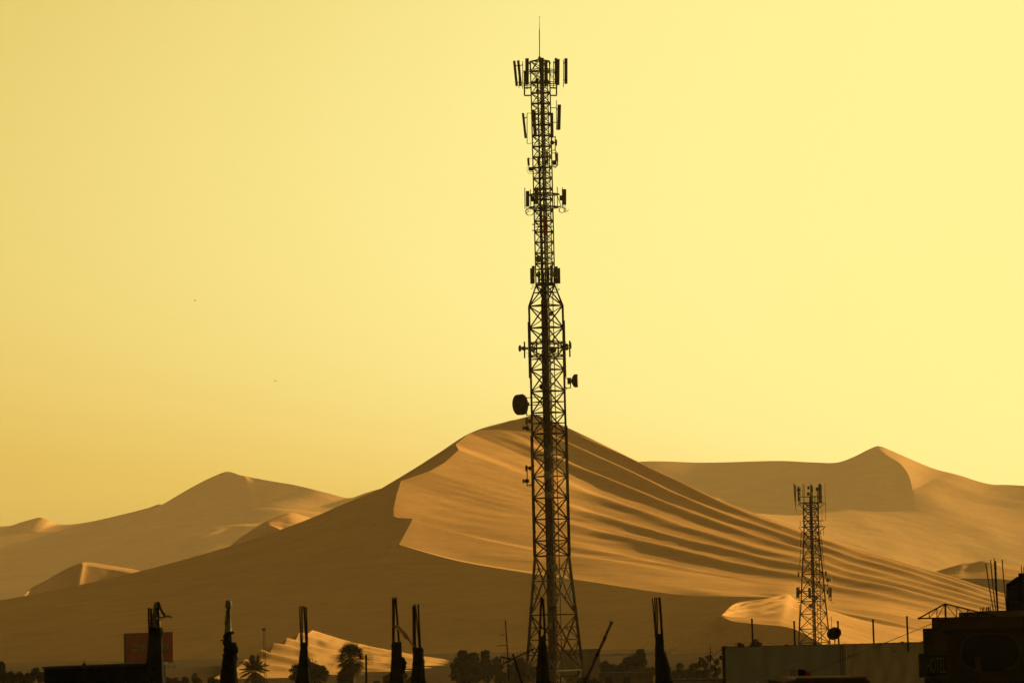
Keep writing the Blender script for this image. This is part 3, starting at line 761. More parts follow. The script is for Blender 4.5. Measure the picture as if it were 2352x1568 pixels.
# big drum facing left and away
T.dishx(2092, 1617, 41, (-1, .62, -.03), .3, m=M['drum'], face=M['drum'], depth=.22, unit=True, shroud=.62, n=28)
T.arm(2106, 1588, 2107, 1661, .07, .1, .1, name='mounting_pipe')
for y in (1590, 1620, 1661): T.arm(2105, y, 2172, y - 2, .05, .1, -.3)
# paired dishes low on the left
for y0, y1, ya, yb in ((1669, 1723, 1685, 1711), (1861, 1944, 1872, 1923)):
    T.dishx(2104, ya, 14, (-1, .12, 0), .5, shroud=.06, pipe=(2108.5, y0, y1, .5)); T.dishx(2094.5, yb, 8.5, (-1, -.55, 0), .4, shroud=.1, face=M['dish'], pipe=(2108.5, y0 + 2, y1, .4))
    T.arm(2108, y0 + 8, 2130, y0 + 8, .05); T.arm(2108, y1 - 3, 2131, y1 - 6, .05)
    T.part(MB().path([T.q(2121, y1 - 3) + Vector((.16 * math.cos(a * .6), 0, .16 * math.sin(a * .6))) for a in range(11)], .03, 5), 'cable_coil', M['black'])
for x, y, r, d in ((2189, 1900, 14, (-.1, -1, 0)), (2193, 1981, 14, (-.1, -1, 0)), (2218, 2270, 14, (.55, -1, 0)), (2207, 2502, 13.5, (-.05, -1, 0))):
    T.dishx(x, y, r, d, -3.0, unit=(y == 2270), shroud=.2, face=M['dish'])
for k in range(14):
    y = 1760 + k * 33; T.part(MB().box(T.legs3(zT(y), 136 * T.mpp)[0] + Vector((.10, -.2, 0)), (.16, .1, .22)), 'step_bolt', M['tower'])

# second, smaller mast behind the white wall; its photograph pixels come from zoom coordinates
def Z(x, y): return 3100 + x * .4592, 1880 + y * .4592
S = Mast('lattice_tower', 'shorter lattice mast rising behind the white wall with two railed platforms', Z(330, 900)[0] * K4, Z(330, 900)[1] * K4, 700.0, 'lattice masts')
ed2 = [S.z(Z(0, y)[1]) for y in (1140, 850, 560)]
M['tower2'] = banded('mast_paint', ed2, False, (0.012, 0.006, 0.003), (0.028, 0.022, 0.014))
lv2 = [(Z(0, y)[1], w * .4592, k) for y, w, k in ((1790, 310, 'x'), (1640, 292, 'k'), (1500, 272, 'k'), (1380, 252, 'x'), (1250, 230, 'x'), (1140, 210, 'x'), (1050, 200, 'h'), (905, 180, 'h'), (760, 158, 'h'), (620, 138, 'x'), (550, 130, 'x'), (490, 128, 'x'), (410, 128, 'x'), (340, 127, 'x'), (280, 127, 'x'))]
S.lattice(lv2, M['tower2'], lambda z: .10, lambda z: .055, lambda z: .06)
zb, zt = 0.0, S.z(Z(0, 235)[1])
S.cables(-.05, .42, zb, zt, -.6, 6); S.ladder(.75, zb, zt, .2, M['steel'])
def sarm(x0, y0, x1, y1, r=.04, dy=0.0, name='support_arm'): return S.arm(*Z(x0, y0), *Z(x1, y1), r, dy, dy, name=name)
for y, xl, xr in ((230, 200, 445), (282, 195, 448), (440, 215, 455), (491, 200, 462)): S.ringrail(Z(0, y)[1], Z(xl, 0)[0], Z(xr, 0)[0], .045 if y in (230, 440) else .07)
for x in (220, 260, 300, 350, 400): sarm(x, 438, x, 490, .03, .6 if x % 40 else -.9, 'baluster')
for x in (215, 255, 300, 350, 410): sarm(x, 230, x, 282, .03, .6 if x % 40 else -.9, 'baluster')
for y in (283, 492):
    for x, xi in ((205, 247), (440, 376)): sarm(x, y, xi, y + 52, .045)
    sarm(260, y, 315, y + 60, .05, -1.6); sarm(370, y, 315, y + 60, .05, -1.6)
for x, y0, y1, w, dy, yaw in ((168, 120, 280, 6, .4, 80), (390, 118, 278, 20, -1.4, 5), (314, 122, 262, 13, -2.2, 0), (205, 140, 270, 7, 1.0, 40), (370, 150, 260, 8, 1.2, 0)):
    S.panel(*Z(x, y0), *Z(x + (10 if x == 168 else 0), y1), w * .4592, dy, R(yaw), .25, pipe=(Z(x + 14, 0)[0], Z(0, y0 + 10)[1], Z(0, y1 + 20)[1]), m=M['radome'] if x == 168 else None, jumpers=1)  # sunlit look of the leftmost panel is put into a paler material
for x, y, w, h in ((291, 152, 18, 26), (290, 205, 22, 28), (366, 163, 22, 30), (204, 170, 22, 26), (320, 172, 14, 26), (206, 203, 16, 22)): S.radio(*Z(x, y), w * .4592, h * .4592, -.6)
for x, y0, y1 in ((238, 118, 235), (247, 125, 300), (256, 112, 230), (434, 112, 440), (408, 348, 440), (423, 495, 570)): sarm(x, y0, x + (y1 - y0) * .025, y1, .028, .3, 'whip_antenna')
for x0, y0, x1, y1 in ((230, 530, 222, 668), (395, 528, 412, 668), (222, 690, 216, 830), (409, 682, 429, 822), (213, 1170, 205, 1500), (446, 1172, 450, 1250), (489, 1270, 494, 1370)): sarm(x0, y0, x1, y1, .04, .3, 'whip_antenna')
for y in (545, 610, 640, 720, 780): sarm(222, y, 247, y, .03); sarm(385, y, 415, y, .03)
for x, y0, y1, w in ((206, 888, 930, 10), (445, 880, 918, 10)): S.panel(*Z(x, y0), *Z(x, y1), w * .4592, .2, 0, .2, pipe=(Z(x - 6, 0)[0], Z(0, y0 - 4)[1], Z(0, y1 + 4)[1]))
sarm(210, 890, 240, 888); sarm(420, 935, 460, 938); sarm(460, 938, 460, 1000); sarm(430, 1000, 462, 1000)
S.panel(*Z(196, 1018), *Z(196, 1112), 20 * .4592, .1, R(-25), .25, pipe=(Z(212, 0)[0], Z(0, 1010)[1], Z(0, 1130)[1])); S.radio(*Z(216, 1058), 16 * .4592, 32 * .4592, .2)
S.panel(*Z(484, 1020), *Z(484, 1105), 16 * .4592, .1, R(50), .3, pipe=(Z(466, 0)[0], Z(0, 1015)[1], Z(0, 1120)[1]), jumpers=2); S.radio(*Z(458, 1058), 16 * .4592, 34 * .4592, .2)
S.panel(*Z(300, 1022), *Z(304, 1112), 20 * .4592, -2.3, 0, .25, m=M['radio'])
sarm(198, 1150, 232, 1146, .05); sarm(430, 1045, 460, 1045, .05)
S.dishx(*Z(488, 955), 9, (1, -.1, 0), .2, shroud=.1); S.dishx(*Z(357, 1112), 8, (.1, -1, 0), -2.4, m=M['radio'], face=M['dish'], unit=False); S.dishx(*Z(310, 1180), 8.5, (-.1, -1, 0), -2.6, face=M['dish'], shroud=.2)
for k in range(2):
    S.part(MB().path(smooth_path([S.q(*Z(176, 285)), S.q(*Z(180 + 4 * k, 340 + 20 * k)), S.q(*Z(208, 360 + 28 * k)), S.q(*Z(240, 350 + 20 * k))]), .02, 5), 'jumper_cable', M['black'])
S.part(MB().path(smooth_path([S.q(*Z(478, 1105)), S.q(*Z(472, 1128)), S.q(*Z(488, 1132)), S.q(*Z(492, 1105))]), .03, 5), 'jumper_cable', M['black'])
# ------------------------------------------------------------------ town: materials
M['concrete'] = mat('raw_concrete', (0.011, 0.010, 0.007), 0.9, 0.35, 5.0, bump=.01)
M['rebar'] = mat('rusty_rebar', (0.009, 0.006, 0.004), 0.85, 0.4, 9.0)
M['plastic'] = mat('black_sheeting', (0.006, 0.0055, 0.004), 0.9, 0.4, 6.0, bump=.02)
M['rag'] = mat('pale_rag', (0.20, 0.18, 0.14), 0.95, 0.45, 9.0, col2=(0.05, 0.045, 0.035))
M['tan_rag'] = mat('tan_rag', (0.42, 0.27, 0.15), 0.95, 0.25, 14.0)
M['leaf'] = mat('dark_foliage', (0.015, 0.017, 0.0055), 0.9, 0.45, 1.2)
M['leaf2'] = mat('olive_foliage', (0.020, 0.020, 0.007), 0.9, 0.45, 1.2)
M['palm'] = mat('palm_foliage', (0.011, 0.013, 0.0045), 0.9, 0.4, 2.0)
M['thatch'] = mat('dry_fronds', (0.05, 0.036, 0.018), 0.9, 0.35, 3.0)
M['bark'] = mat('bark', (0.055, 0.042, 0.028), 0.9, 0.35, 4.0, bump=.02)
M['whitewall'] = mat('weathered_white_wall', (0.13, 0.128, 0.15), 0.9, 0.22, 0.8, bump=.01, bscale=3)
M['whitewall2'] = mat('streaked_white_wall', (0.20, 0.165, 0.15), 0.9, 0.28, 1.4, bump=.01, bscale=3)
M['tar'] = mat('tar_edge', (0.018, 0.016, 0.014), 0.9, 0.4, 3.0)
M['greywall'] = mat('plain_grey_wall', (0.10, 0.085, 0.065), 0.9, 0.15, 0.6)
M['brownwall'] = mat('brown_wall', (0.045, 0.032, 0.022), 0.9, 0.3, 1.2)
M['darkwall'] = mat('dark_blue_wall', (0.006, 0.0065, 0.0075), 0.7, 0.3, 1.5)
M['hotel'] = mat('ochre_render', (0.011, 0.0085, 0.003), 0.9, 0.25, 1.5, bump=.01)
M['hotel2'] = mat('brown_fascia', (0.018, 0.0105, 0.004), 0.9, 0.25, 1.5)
M['hotel3'] = mat('shade_band_and_tank', (0.006, 0.007, 0.004), 0.9, 0.25, 1.5)  # tank colour, also used for the painted shade band under the fascia
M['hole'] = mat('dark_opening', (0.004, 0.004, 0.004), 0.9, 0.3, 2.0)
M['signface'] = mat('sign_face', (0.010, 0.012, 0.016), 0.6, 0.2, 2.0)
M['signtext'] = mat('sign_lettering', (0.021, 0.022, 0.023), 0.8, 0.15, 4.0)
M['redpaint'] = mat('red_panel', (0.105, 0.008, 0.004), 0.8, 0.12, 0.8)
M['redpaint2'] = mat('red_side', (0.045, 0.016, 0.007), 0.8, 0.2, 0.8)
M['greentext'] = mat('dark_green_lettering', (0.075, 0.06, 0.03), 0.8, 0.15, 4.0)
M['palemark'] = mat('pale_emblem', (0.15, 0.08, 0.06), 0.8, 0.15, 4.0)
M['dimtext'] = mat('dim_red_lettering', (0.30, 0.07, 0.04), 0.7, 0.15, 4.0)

for k_ in ('whitewall', 'whitewall2', 'greywall'):      # rain streaks and patched render
    n_, l_ = M[k_].node_tree.nodes, M[k_].node_tree.links
    tc_ = [q for q in n_ if q.type == 'TEX_COORD'][0]; nz_ = [q for q in n_ if q.type == 'TEX_NOISE'][0]
    mp_ = n_.new('ShaderNodeMapping'); mp_.inputs['Scale'].default_value = (1.7, 1.7, 0.4)
    l_.new(tc_.outputs['Object'], mp_.inputs['Vector']); l_.new(mp_.outputs['Vector'], nz_.inputs['Vector'])

# ------------------------------------------------------------------ vegetation
def leafball(mb, c, r, n, size, squash=1.0, fill=.55):
    c = Vector(c)
    for _ in range(n):
        d = Vector((random.gauss(0, 1), random.gauss(0, 1), random.gauss(0, 1))).normalized()
        rr = r * (fill + (1 - fill) * random.random()) * (1 + .16 * random.gauss(0, 1))
        p = c + Vector((d.x * rr, d.y * rr, d.z * rr * squash))
        a = Vector((random.gauss(0, 1), random.gauss(0, 1), random.gauss(0, 1))).normalized()
        b = a.orthogonal().normalized(); s = size * random.uniform(.6, 1.3)
        mb.add([p - a * s * .5, p + b * s * .28, p + a * s * .5, p - b * s * .28], [(0, 1, 2, 3)])

def tree(label, Y, blobs, cat='tree', leafm='leaf', group='trees along the town edge', dens=1.0, base=None, limbs=True, leaf=None, name='tree', core=True):
    """blobs: (px, py, radius in frame units); the first carries the trunk"""
    k = Y / FPX
    P = [(at(x, y, Y + random.uniform(-.6, .6) * r * k), r * k) for x, y, r in blobs]
    bx = base if base is not None else sum(p.x for p, _ in P) / len(P)
    root = thing(name, (bx, Y, 0), label, cat, group); o = root.location
    top = max(P, key=lambda q: q[0].z)[0]
    fork = Vector((bx, Y, max(min(p.z - r for p, r in P) * .8, 1.0)))
    tr = max(.10, .018 * top.z + .05)
    mb = MB().path(smooth_path([Vector((0, 0, 0)), (fork - o) * .5 + Vector((.08 * top.z * .1, 0, 0)), fork - o]), tr, 8, tr * .7)
    trunk = mb.build('trunk', M['bark'], root)
    if limbs:
        for p, r in P:
            mid = fork.lerp(p, .55) + Vector((random.uniform(-.3, .3), 0, .15 * r))
            lm = MB().path(smooth_path([fork - o, mid - o, p - o]), tr * .5, 6, tr * .14)
            for _ in range(5):
                d = Vector((random.gauss(0, 1), random.gauss(0, 1), random.gauss(.3, 1))).normalized()
                lm.path([p.lerp(mid, .4) - o, p + d * r * .5 - o, p + d * r * .9 - o], tr * .16, 4, tr * .05)
            lm.build('limb', M['bark'], trunk)
    mb = MB()
    for p, r in P:
        ls = leaf or max(.16, min(.45, r * .2))
        nsub = max(5, int(20 * dens))
        if core: leafball(mb, p - o, r * .78, int(420 * dens), ls * 1.25, 1.0, .1)
        for _ in range(nsub):
            d = Vector((random.gauss(0, 1), random.gauss(0, 1), random.gauss(.15, 1))).normalized()
            leafball(mb, p - o + d * r * random.uniform(.45, .82), r * random.uniform(.2, .38), int(110 * dens), ls, .85, .3)
    mb.build('crown', M[leafm], root, fix=False)
    return root

def frond(mb, base, az, el, L, droop, w, n=12, leaflet=True):
    d = Vector((math.cos(az) * math.cos(el), math.sin(az) * math.cos(el), math.sin(el)))
    pts = []
    for i in range(n + 1):
        t = i / n; pts.append(Vector(base) + d * (L * t) + Vector((0, 0, -droop * L * t * t)))
    for i in range(n):
        p, q = pts[i], pts[i + 1]; t = (q - p).normalized(); s = t.cross(Vector((0, 0, 1)))
        s = s.normalized() if s.length > 1e-3 else Vector((1, 0, 0))
        up = s.cross(t)
        mb.add([p - s * .02, p + s * .02, q + s * .02, q - s * .02], [(0, 1, 2, 3)])
        if leaflet and i > 0:
            ll = w * math.sin(math.pi * min(1, .12 + .88 * (i / n))) + .1 * w
            for sg in (-1, 1):
                for h in (0, .25, .5, .75):
                    b = p.lerp(q, h); e = b + s * (sg * ll * .8) + t * (ll * .55) - up * (ll * random.uniform(.15, .5))
                    mb.add([b, b + t * .09, e], [(0, 1, 2)])

def feather_palm(px, py, Y, label, L=2.4):
    c = at(px, py, Y); root = thing('palm_tree', (c.x, Y, 0), label, 'palm tree', 'palms')
    MB().path(smooth_path([(0, 0, 0), (.1, 0, c.z * .5), (0, 0, c.z)]), .26, 8, .18).build('trunk', M['bark'], root)
    for k in range(34):
        mb = MB(); el = R(random.choice((80, 60, 42, 28, 12, -5, -20)) + random.uniform(-8, 8))
        frond(mb, (0, 0, c.z), 2 * math.pi * k * .382, el, L * random.uniform(.85, 1.1), random.uniform(.35, .6) * math.cos(el), .75)
        mb.build('frond', M['palm'], root, fix=False)
    return root

def fan_palm(px, py, Y, label, rx, rz):
    c = at(px, py, Y); root = thing('palm_tree', (c.x, Y, 0), label, 'palm tree', 'palms')
    MB().path([(0, 0, 0), (0, 0, c.z)], .34, 10, .3).build('trunk', M['bark'], root)
    n = 90
    for k in range(n):
        el = R(88 - 150 * (k / n) ** .8 + random.uniform(-8, 8)); az = 2 * math.pi * k * .382
        d = Vector((math.cos(az) * math.cos(el), math.sin(az) * math.cos(el), math.sin(el)))
        sc = Vector((rx, rx, rz)); hub = Vector((0, 0, c.z)) + Vector((d.x * sc.x, d.y * sc.y, d.z * sc.z)) * random.uniform(.45, .62)
        mb = MB().tube((0, 0, c.z), hub, .025, .015, 4)
        s = d.cross(Vector((0, 0, 1))); s = s.normalized() if s.length > .01 else Vector((1, 0, 0)); up = s.cross(d)
        Rf = rx * random.uniform(.40, .52)
        for i in range(15):
            a = R(-105 + 210 * i / 14); e = hub + (d * math.cos(a) + s * math.sin(a)) * Rf * random.uniform(.85, 1.1) - Vector((0, 0, .12 * Rf + .2 * Rf * random.random()))
            t = (e - hub).normalized(); w = t.cross(up).normalized() * .05
            mb.add([hub, hub.lerp(e, .5) + w, e, hub.lerp(e, .5) - w], [(0, 1, 2, 3)])
        mb.build('frond', M['palm'] if k < n * .72 else M['thatch'], root, fix=False)
    return root

feather_palm(585, 1541, 650, 'feather palm between the wrapped columns and the fan palm', 2.5)
fan_palm(806, 1514, 500, 'big fan palm with a full shaggy crown before the rippled dune', 2.0, 2.05)
fan_palm(792, 1555, 500, 'lower ragged fan palm tucked under the big fan palm', 1.1, 1.0)
tree('round leafy tree behind the bare rebar column, left of the fan palm', 600, [(712, 1531, 26), (684, 1546, 24), (737, 1545, 24), (708, 1558, 38)])
tree('low bush at the bottom edge under the small grid antenna', 600, [(866, 1572, 12), (858, 1580, 10)], cat='bush', name='bush')
tree('bushy tree between the two bare columns left of the tall mast', 560, [(893, 1560, 17), (920, 1556, 18), (942, 1566, 14)])
tree('broad leafy tree, leftmost of the dense group left of the tall mast', 620, [(1062, 1512, 22), (1050, 1532, 22), (1085, 1512, 18), (1068, 1550, 34), (1092, 1540, 24)], dens=1.2)
tree('slim round-headed tree standing up from the group left of the tall mast', 640, [(1115, 1503, 13), (1117, 1522, 16), (1115, 1545, 22)], dens=1.1)
tree('tree with a pointed head beside the roof aerial, left of the tall mast', 640, [(1141, 1518, 12), (1140, 1536, 18), (1150, 1556, 22)], dens=1.1)
tree('dense tree right behind the foot of the tall mast on its left', 660, [(1195, 1524, 18), (1178, 1540, 20), (1212, 1546, 22), (1230, 1540, 15), (1190, 1560, 28)], dens=1.1)
tree('small bush in front of the plain grey wall by the mast foot', 450, [(1346, 1562, 14), (1332, 1568, 12), (1366, 1568, 12)], cat='bush', name='bush')
tree('tall leafy tree right of the plain grey wall', 640, [(1472, 1502, 14), (1460, 1515, 16), (1440, 1518, 14), (1478, 1520, 12), (1452, 1538, 26), (1425, 1538, 18)], dens=1.2)
tree('low tree beside the corner of the plain grey wall', 620, [(1388, 1530, 14), (1404, 1534, 14), (1396, 1552, 24)])
tree('dark tree just left of the rightmost bare column', 620, [(1484, 1548, 20), (1500, 1540, 10), (1470, 1560, 24)])
tree('small round tree right of the rightmost bare column', 640, [(1562, 1530, 10), (1556, 1548, 18), (1578, 1546, 12)])
tree('dark tree left of the open feathery tree', 640, [(1594, 1532, 13), (1588, 1550, 20), (1604, 1550, 14)])
tree('open feathery tree with bare branches beside the white wall', 520, [(1612, 1516, 9), (1629, 1511, 10), (1645, 1520, 9), (1619, 1526, 8), (1638, 1532, 9), (1604, 1526, 7), (1650, 1540, 9), (1626, 1542, 10), (1608, 1546, 9), (1643, 1552, 10), (1622, 1556, 10)], dens=.55, leafm='leaf2', leaf=.24, core=False)
tree('small round tree peeping over the white wall', 420, [(1736, 1473, 7), (1730, 1481, 8), (1743, 1481, 8)])
tree('tiny shrub peeping over the white wall near its left corner', 420, [(1699, 1480, 5), (1706, 1483, 4)], cat='shrub', dens=.5, name='shrub')
tree('dark tree cut by the left edge of the picture', 420, [(0, 1532, 15), (-12, 1550, 22), (10, 1556, 18)])
tree('small bush low at the left edge beside the dark shed', 420, [(24, 1552, 11), (30, 1566, 16)], cat='bush', name='bush')
tree('small spiky bush second from the left edge', 420, [(44, 1552, 10), (52, 1566, 15)], cat='bush', name='bush')
tree('dark round tree touching the left end of the dark shed', 420, [(82, 1547, 15), (68, 1558, 16), (96, 1553, 15)])
for lab, bl in (('low bush right of the ragged column, nearest the billboard', [(385, 1562, 12), (402, 1564, 12)]), ('low bush below the billboard walkway', [(425, 1562, 11), (412, 1570, 10)]),
                ('twiggy bush with an upright tip between the wrapped columns', [(447, 1558, 9), (455, 1565, 12), (448, 1549, 5)]), ('low bush left of the second wrapped column', [(484, 1562, 10), (496, 1566, 10)])):
    tree(lab, 560, bl, cat='bush', group='bushes along the bottom edge', leafm='leaf2', name='bush', dens=.8)

# ------------------------------------------------------------------ unfinished columns with rebar
def column(label, Y, bot, top, ytop, bars, extra=None, ybot=1600):
    """bot, top: (left, right) frame x at the bottom edge of the picture and at the top of the concrete; bars: (x top, y top, x bottom, thickness)"""
    k = Y / FPX
    c = at(sum(top) / 2, ytop, Y)
    root = thing('rebar_column', (c.x, Y, 0), label, 'column', 'unfinished columns with rebar'); o = root.location
    w1 = (top[1] - top[0]) * k; w0 = (bot[1] - bot[0]) * k
    b = at(sum(bot) / 2, 1568, Y)
    mb = MB(); n = 14; vv = []; ff = []
    for i in range(n + 1):
        t = i / n; p = c.lerp(b, t); w = w1 + (w0 - w1) * t ** 1.2
        j = .012 * w0 * 3
        for sx, sy in ((-1, -1), (1, -1), (1, 1), (-1, 1)):
            vv.append(p - o + Vector((sx * w / 2 + random.uniform(-j, j) * .4, sy * w * .5 + .0, random.uniform(-j, j))))
    for q in (-1, 1): pass
    p = b - o; z0 = -p.z
    for sx, sy in ((-1, -1), (1, -1), (1, 1), (-1, 1)): vv.append(Vector((p.x + sx * w0 / 2, sy * w0 * .5, 0)))
    m_ = n + 2
    ff = [(i * 4 + q, i * 4 + (q + 1) % 4, (i + 1) * 4 + (q + 1) % 4, (i + 1) * 4 + q) for i in range(m_ - 1) for q in range(4)]
    ff += [(3, 2, 1, 0), tuple(range((m_ - 1) * 4, m_ * 4))]
    mb.add(vv, ff); mb.build('shaft', M['concrete'], root)
    for i, (xt, yt, xb, r) in enumerate(bars):
        dy = (-.3 if i % 2 else .3) * w1
        a, e = at(xt, yt, Y + dy), at(xb, ytop + 8, Y + dy)
        mb = MB().path([e - o, e.lerp(a, .5) - o + Vector((random.uniform(-.006, .006), 0, 0)), a - o], r, 7)
        L = (a - e).length; nr = int(L / .06)
        for q in range(nr):                               # ribs of the bar
            c_ = e.lerp(a, (q + .5) / nr) - o; mb.tube(c_ - Vector((0, 0, .007)), c_ + Vector((0, 0, .007)), r * 1.18, n=6)
        mb.build('rebar', M['rebar'], root)
    return root
def ribbon(pts, w, m, name, parent, Y, wave=.02, n=26, w1=None):
    """a strip of cloth through frame points (px, py), fluttering; w in frame units"""
    o = parent.location; k = Y / FPX
    P = smooth_path([at(x, y, Y - .06) for x, y in pts], 8); m_ = len(P); mb = MB(); rows = []
    w1 = w * .4 if w1 is None else w1
    for i, p in enumerate(P):
        t = i / (m_ - 1); d = (P[min(i + 1, m_ - 1)] - P[max(i - 1, 0)]).normalized(); s = d.cross(Vector((0, 1, 0))).normalized()
        ww = (w + (w1 - w) * t) * k
        row = []
        for j in range(7):
            f = j / 6 - .5
            row.append(p - o + s * (ww * f * (1 + .25 * math.sin(9 * t + 3 * f))) + Vector((0, wave * math.sin(14 * t + 9 * f) + .04 * math.cos(f * 6), 0)))
        rows.append(row)
    grid(mb, rows); back_ = [[q + Vector((0, .008, 0)) for q in r] for r in rows]; grid(mb, [list(reversed(r)) for r in back_])
    return mb.build(name, m, parent, smooth=True, fix=False)
def wrap(parent, Y, prof, m, name, dx=0.0, lump=.12, n=18, seed=0):
    """cloth bundled round something: prof = (px centre, py, half width)"""
    o = parent.location; k = Y / FPX; mb = MB(); vv = []; ff = []; rr = random.Random(seed)
    P = []
    for i in range(len(prof) - 1):
        for q in range(4):
            t = q / 4; P.append(tuple(prof[i][c] + (prof[i + 1][c] - prof[i][c]) * t for c in range(3)))
    P.append(prof[-1])
    for i, (x, y, h) in enumerate(P):
        c = at(x, y, Y) - o
        for q in range(n):
            a = 2 * math.pi * q / n
            f = 1 + lump * noise.noise(Vector((math.cos(a) * 1.7, math.sin(a) * 1.7 + seed, y * .16))) * 2 + lump * .5 * math.sin(5 * a + y * .3)
            vv.append(c + Vector((h * k * f * math.cos(a), h * k * f * math.sin(a), 0)))
    m_ = len(P)
    ff = [(i * n + q, i * n + (q + 1) % n, (i + 1) * n + (q + 1) % n, (i + 1) * n + q) for i in range(m_ - 1) for q in range(n)]
    ff += [tuple(range(n - 1, -1, -1)), tuple(range((m_ - 1) * n, m_ * n))]
    mb.add(vv, ff); return mb.build(name, m, parent, smooth=True)

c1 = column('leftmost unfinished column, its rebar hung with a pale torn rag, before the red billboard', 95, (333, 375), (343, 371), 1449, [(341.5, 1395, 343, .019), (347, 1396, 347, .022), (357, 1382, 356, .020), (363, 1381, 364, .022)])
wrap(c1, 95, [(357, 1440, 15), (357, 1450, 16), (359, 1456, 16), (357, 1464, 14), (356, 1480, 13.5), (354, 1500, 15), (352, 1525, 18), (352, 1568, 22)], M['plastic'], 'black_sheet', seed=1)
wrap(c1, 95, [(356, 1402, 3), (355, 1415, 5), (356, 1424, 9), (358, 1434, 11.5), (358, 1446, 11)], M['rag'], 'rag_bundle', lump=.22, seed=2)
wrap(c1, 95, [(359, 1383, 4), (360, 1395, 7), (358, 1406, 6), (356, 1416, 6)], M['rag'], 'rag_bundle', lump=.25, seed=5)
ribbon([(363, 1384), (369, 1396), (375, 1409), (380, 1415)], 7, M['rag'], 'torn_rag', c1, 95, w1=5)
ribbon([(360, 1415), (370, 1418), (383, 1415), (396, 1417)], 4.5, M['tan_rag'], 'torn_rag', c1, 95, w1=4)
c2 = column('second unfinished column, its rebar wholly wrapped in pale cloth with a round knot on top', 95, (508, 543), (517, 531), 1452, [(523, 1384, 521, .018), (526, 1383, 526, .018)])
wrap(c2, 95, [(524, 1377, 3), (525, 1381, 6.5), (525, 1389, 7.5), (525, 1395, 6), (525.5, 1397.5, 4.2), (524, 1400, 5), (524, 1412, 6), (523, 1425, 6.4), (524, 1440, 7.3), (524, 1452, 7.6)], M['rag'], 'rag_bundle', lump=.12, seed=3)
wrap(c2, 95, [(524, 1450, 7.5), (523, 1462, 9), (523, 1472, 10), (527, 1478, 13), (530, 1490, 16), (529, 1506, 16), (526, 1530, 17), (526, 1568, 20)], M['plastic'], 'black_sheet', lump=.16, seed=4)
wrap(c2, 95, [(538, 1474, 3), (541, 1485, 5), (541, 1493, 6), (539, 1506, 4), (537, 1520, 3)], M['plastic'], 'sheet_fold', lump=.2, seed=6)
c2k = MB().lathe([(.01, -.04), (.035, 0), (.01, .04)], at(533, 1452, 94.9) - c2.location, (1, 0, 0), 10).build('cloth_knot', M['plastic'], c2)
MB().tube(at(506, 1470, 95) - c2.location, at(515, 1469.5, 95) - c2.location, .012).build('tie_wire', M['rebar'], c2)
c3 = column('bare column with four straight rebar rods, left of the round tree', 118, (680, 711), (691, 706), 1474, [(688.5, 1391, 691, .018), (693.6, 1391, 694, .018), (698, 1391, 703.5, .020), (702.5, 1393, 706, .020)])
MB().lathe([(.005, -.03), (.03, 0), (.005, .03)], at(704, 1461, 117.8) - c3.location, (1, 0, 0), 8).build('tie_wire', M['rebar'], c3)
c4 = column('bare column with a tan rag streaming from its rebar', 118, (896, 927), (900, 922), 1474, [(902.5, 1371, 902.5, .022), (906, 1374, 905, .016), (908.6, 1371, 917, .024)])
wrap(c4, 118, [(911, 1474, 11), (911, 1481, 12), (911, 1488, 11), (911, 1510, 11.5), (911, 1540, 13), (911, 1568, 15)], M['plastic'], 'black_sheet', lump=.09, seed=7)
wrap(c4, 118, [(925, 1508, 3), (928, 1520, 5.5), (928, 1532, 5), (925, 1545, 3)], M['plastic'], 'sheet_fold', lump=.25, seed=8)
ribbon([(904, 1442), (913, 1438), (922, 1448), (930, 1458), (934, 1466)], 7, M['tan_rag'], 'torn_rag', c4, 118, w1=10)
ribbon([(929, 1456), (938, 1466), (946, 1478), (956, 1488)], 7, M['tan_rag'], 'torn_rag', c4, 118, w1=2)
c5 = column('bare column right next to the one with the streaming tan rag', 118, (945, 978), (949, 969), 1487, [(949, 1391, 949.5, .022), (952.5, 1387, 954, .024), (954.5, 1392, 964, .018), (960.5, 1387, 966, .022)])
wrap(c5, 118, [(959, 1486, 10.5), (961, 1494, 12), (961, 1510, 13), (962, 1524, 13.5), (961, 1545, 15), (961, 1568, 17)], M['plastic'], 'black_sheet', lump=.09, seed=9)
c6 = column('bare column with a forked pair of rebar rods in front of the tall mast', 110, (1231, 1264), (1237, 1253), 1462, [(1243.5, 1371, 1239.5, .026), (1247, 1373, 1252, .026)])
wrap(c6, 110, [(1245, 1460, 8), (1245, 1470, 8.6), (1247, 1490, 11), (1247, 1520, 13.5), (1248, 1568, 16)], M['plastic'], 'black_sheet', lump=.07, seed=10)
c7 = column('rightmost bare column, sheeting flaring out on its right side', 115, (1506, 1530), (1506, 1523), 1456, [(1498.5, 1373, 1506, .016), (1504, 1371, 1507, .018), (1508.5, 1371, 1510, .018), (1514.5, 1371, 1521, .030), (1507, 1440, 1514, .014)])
wrap(c7, 115, [(1514.5, 1455, 9), (1515, 1475, 10), (1515, 1490, 10.5), (1519, 1510, 14), (1523, 1535, 18), (1526, 1568, 21)], M['plastic'], 'black_sheet', lump=.07, seed=11)

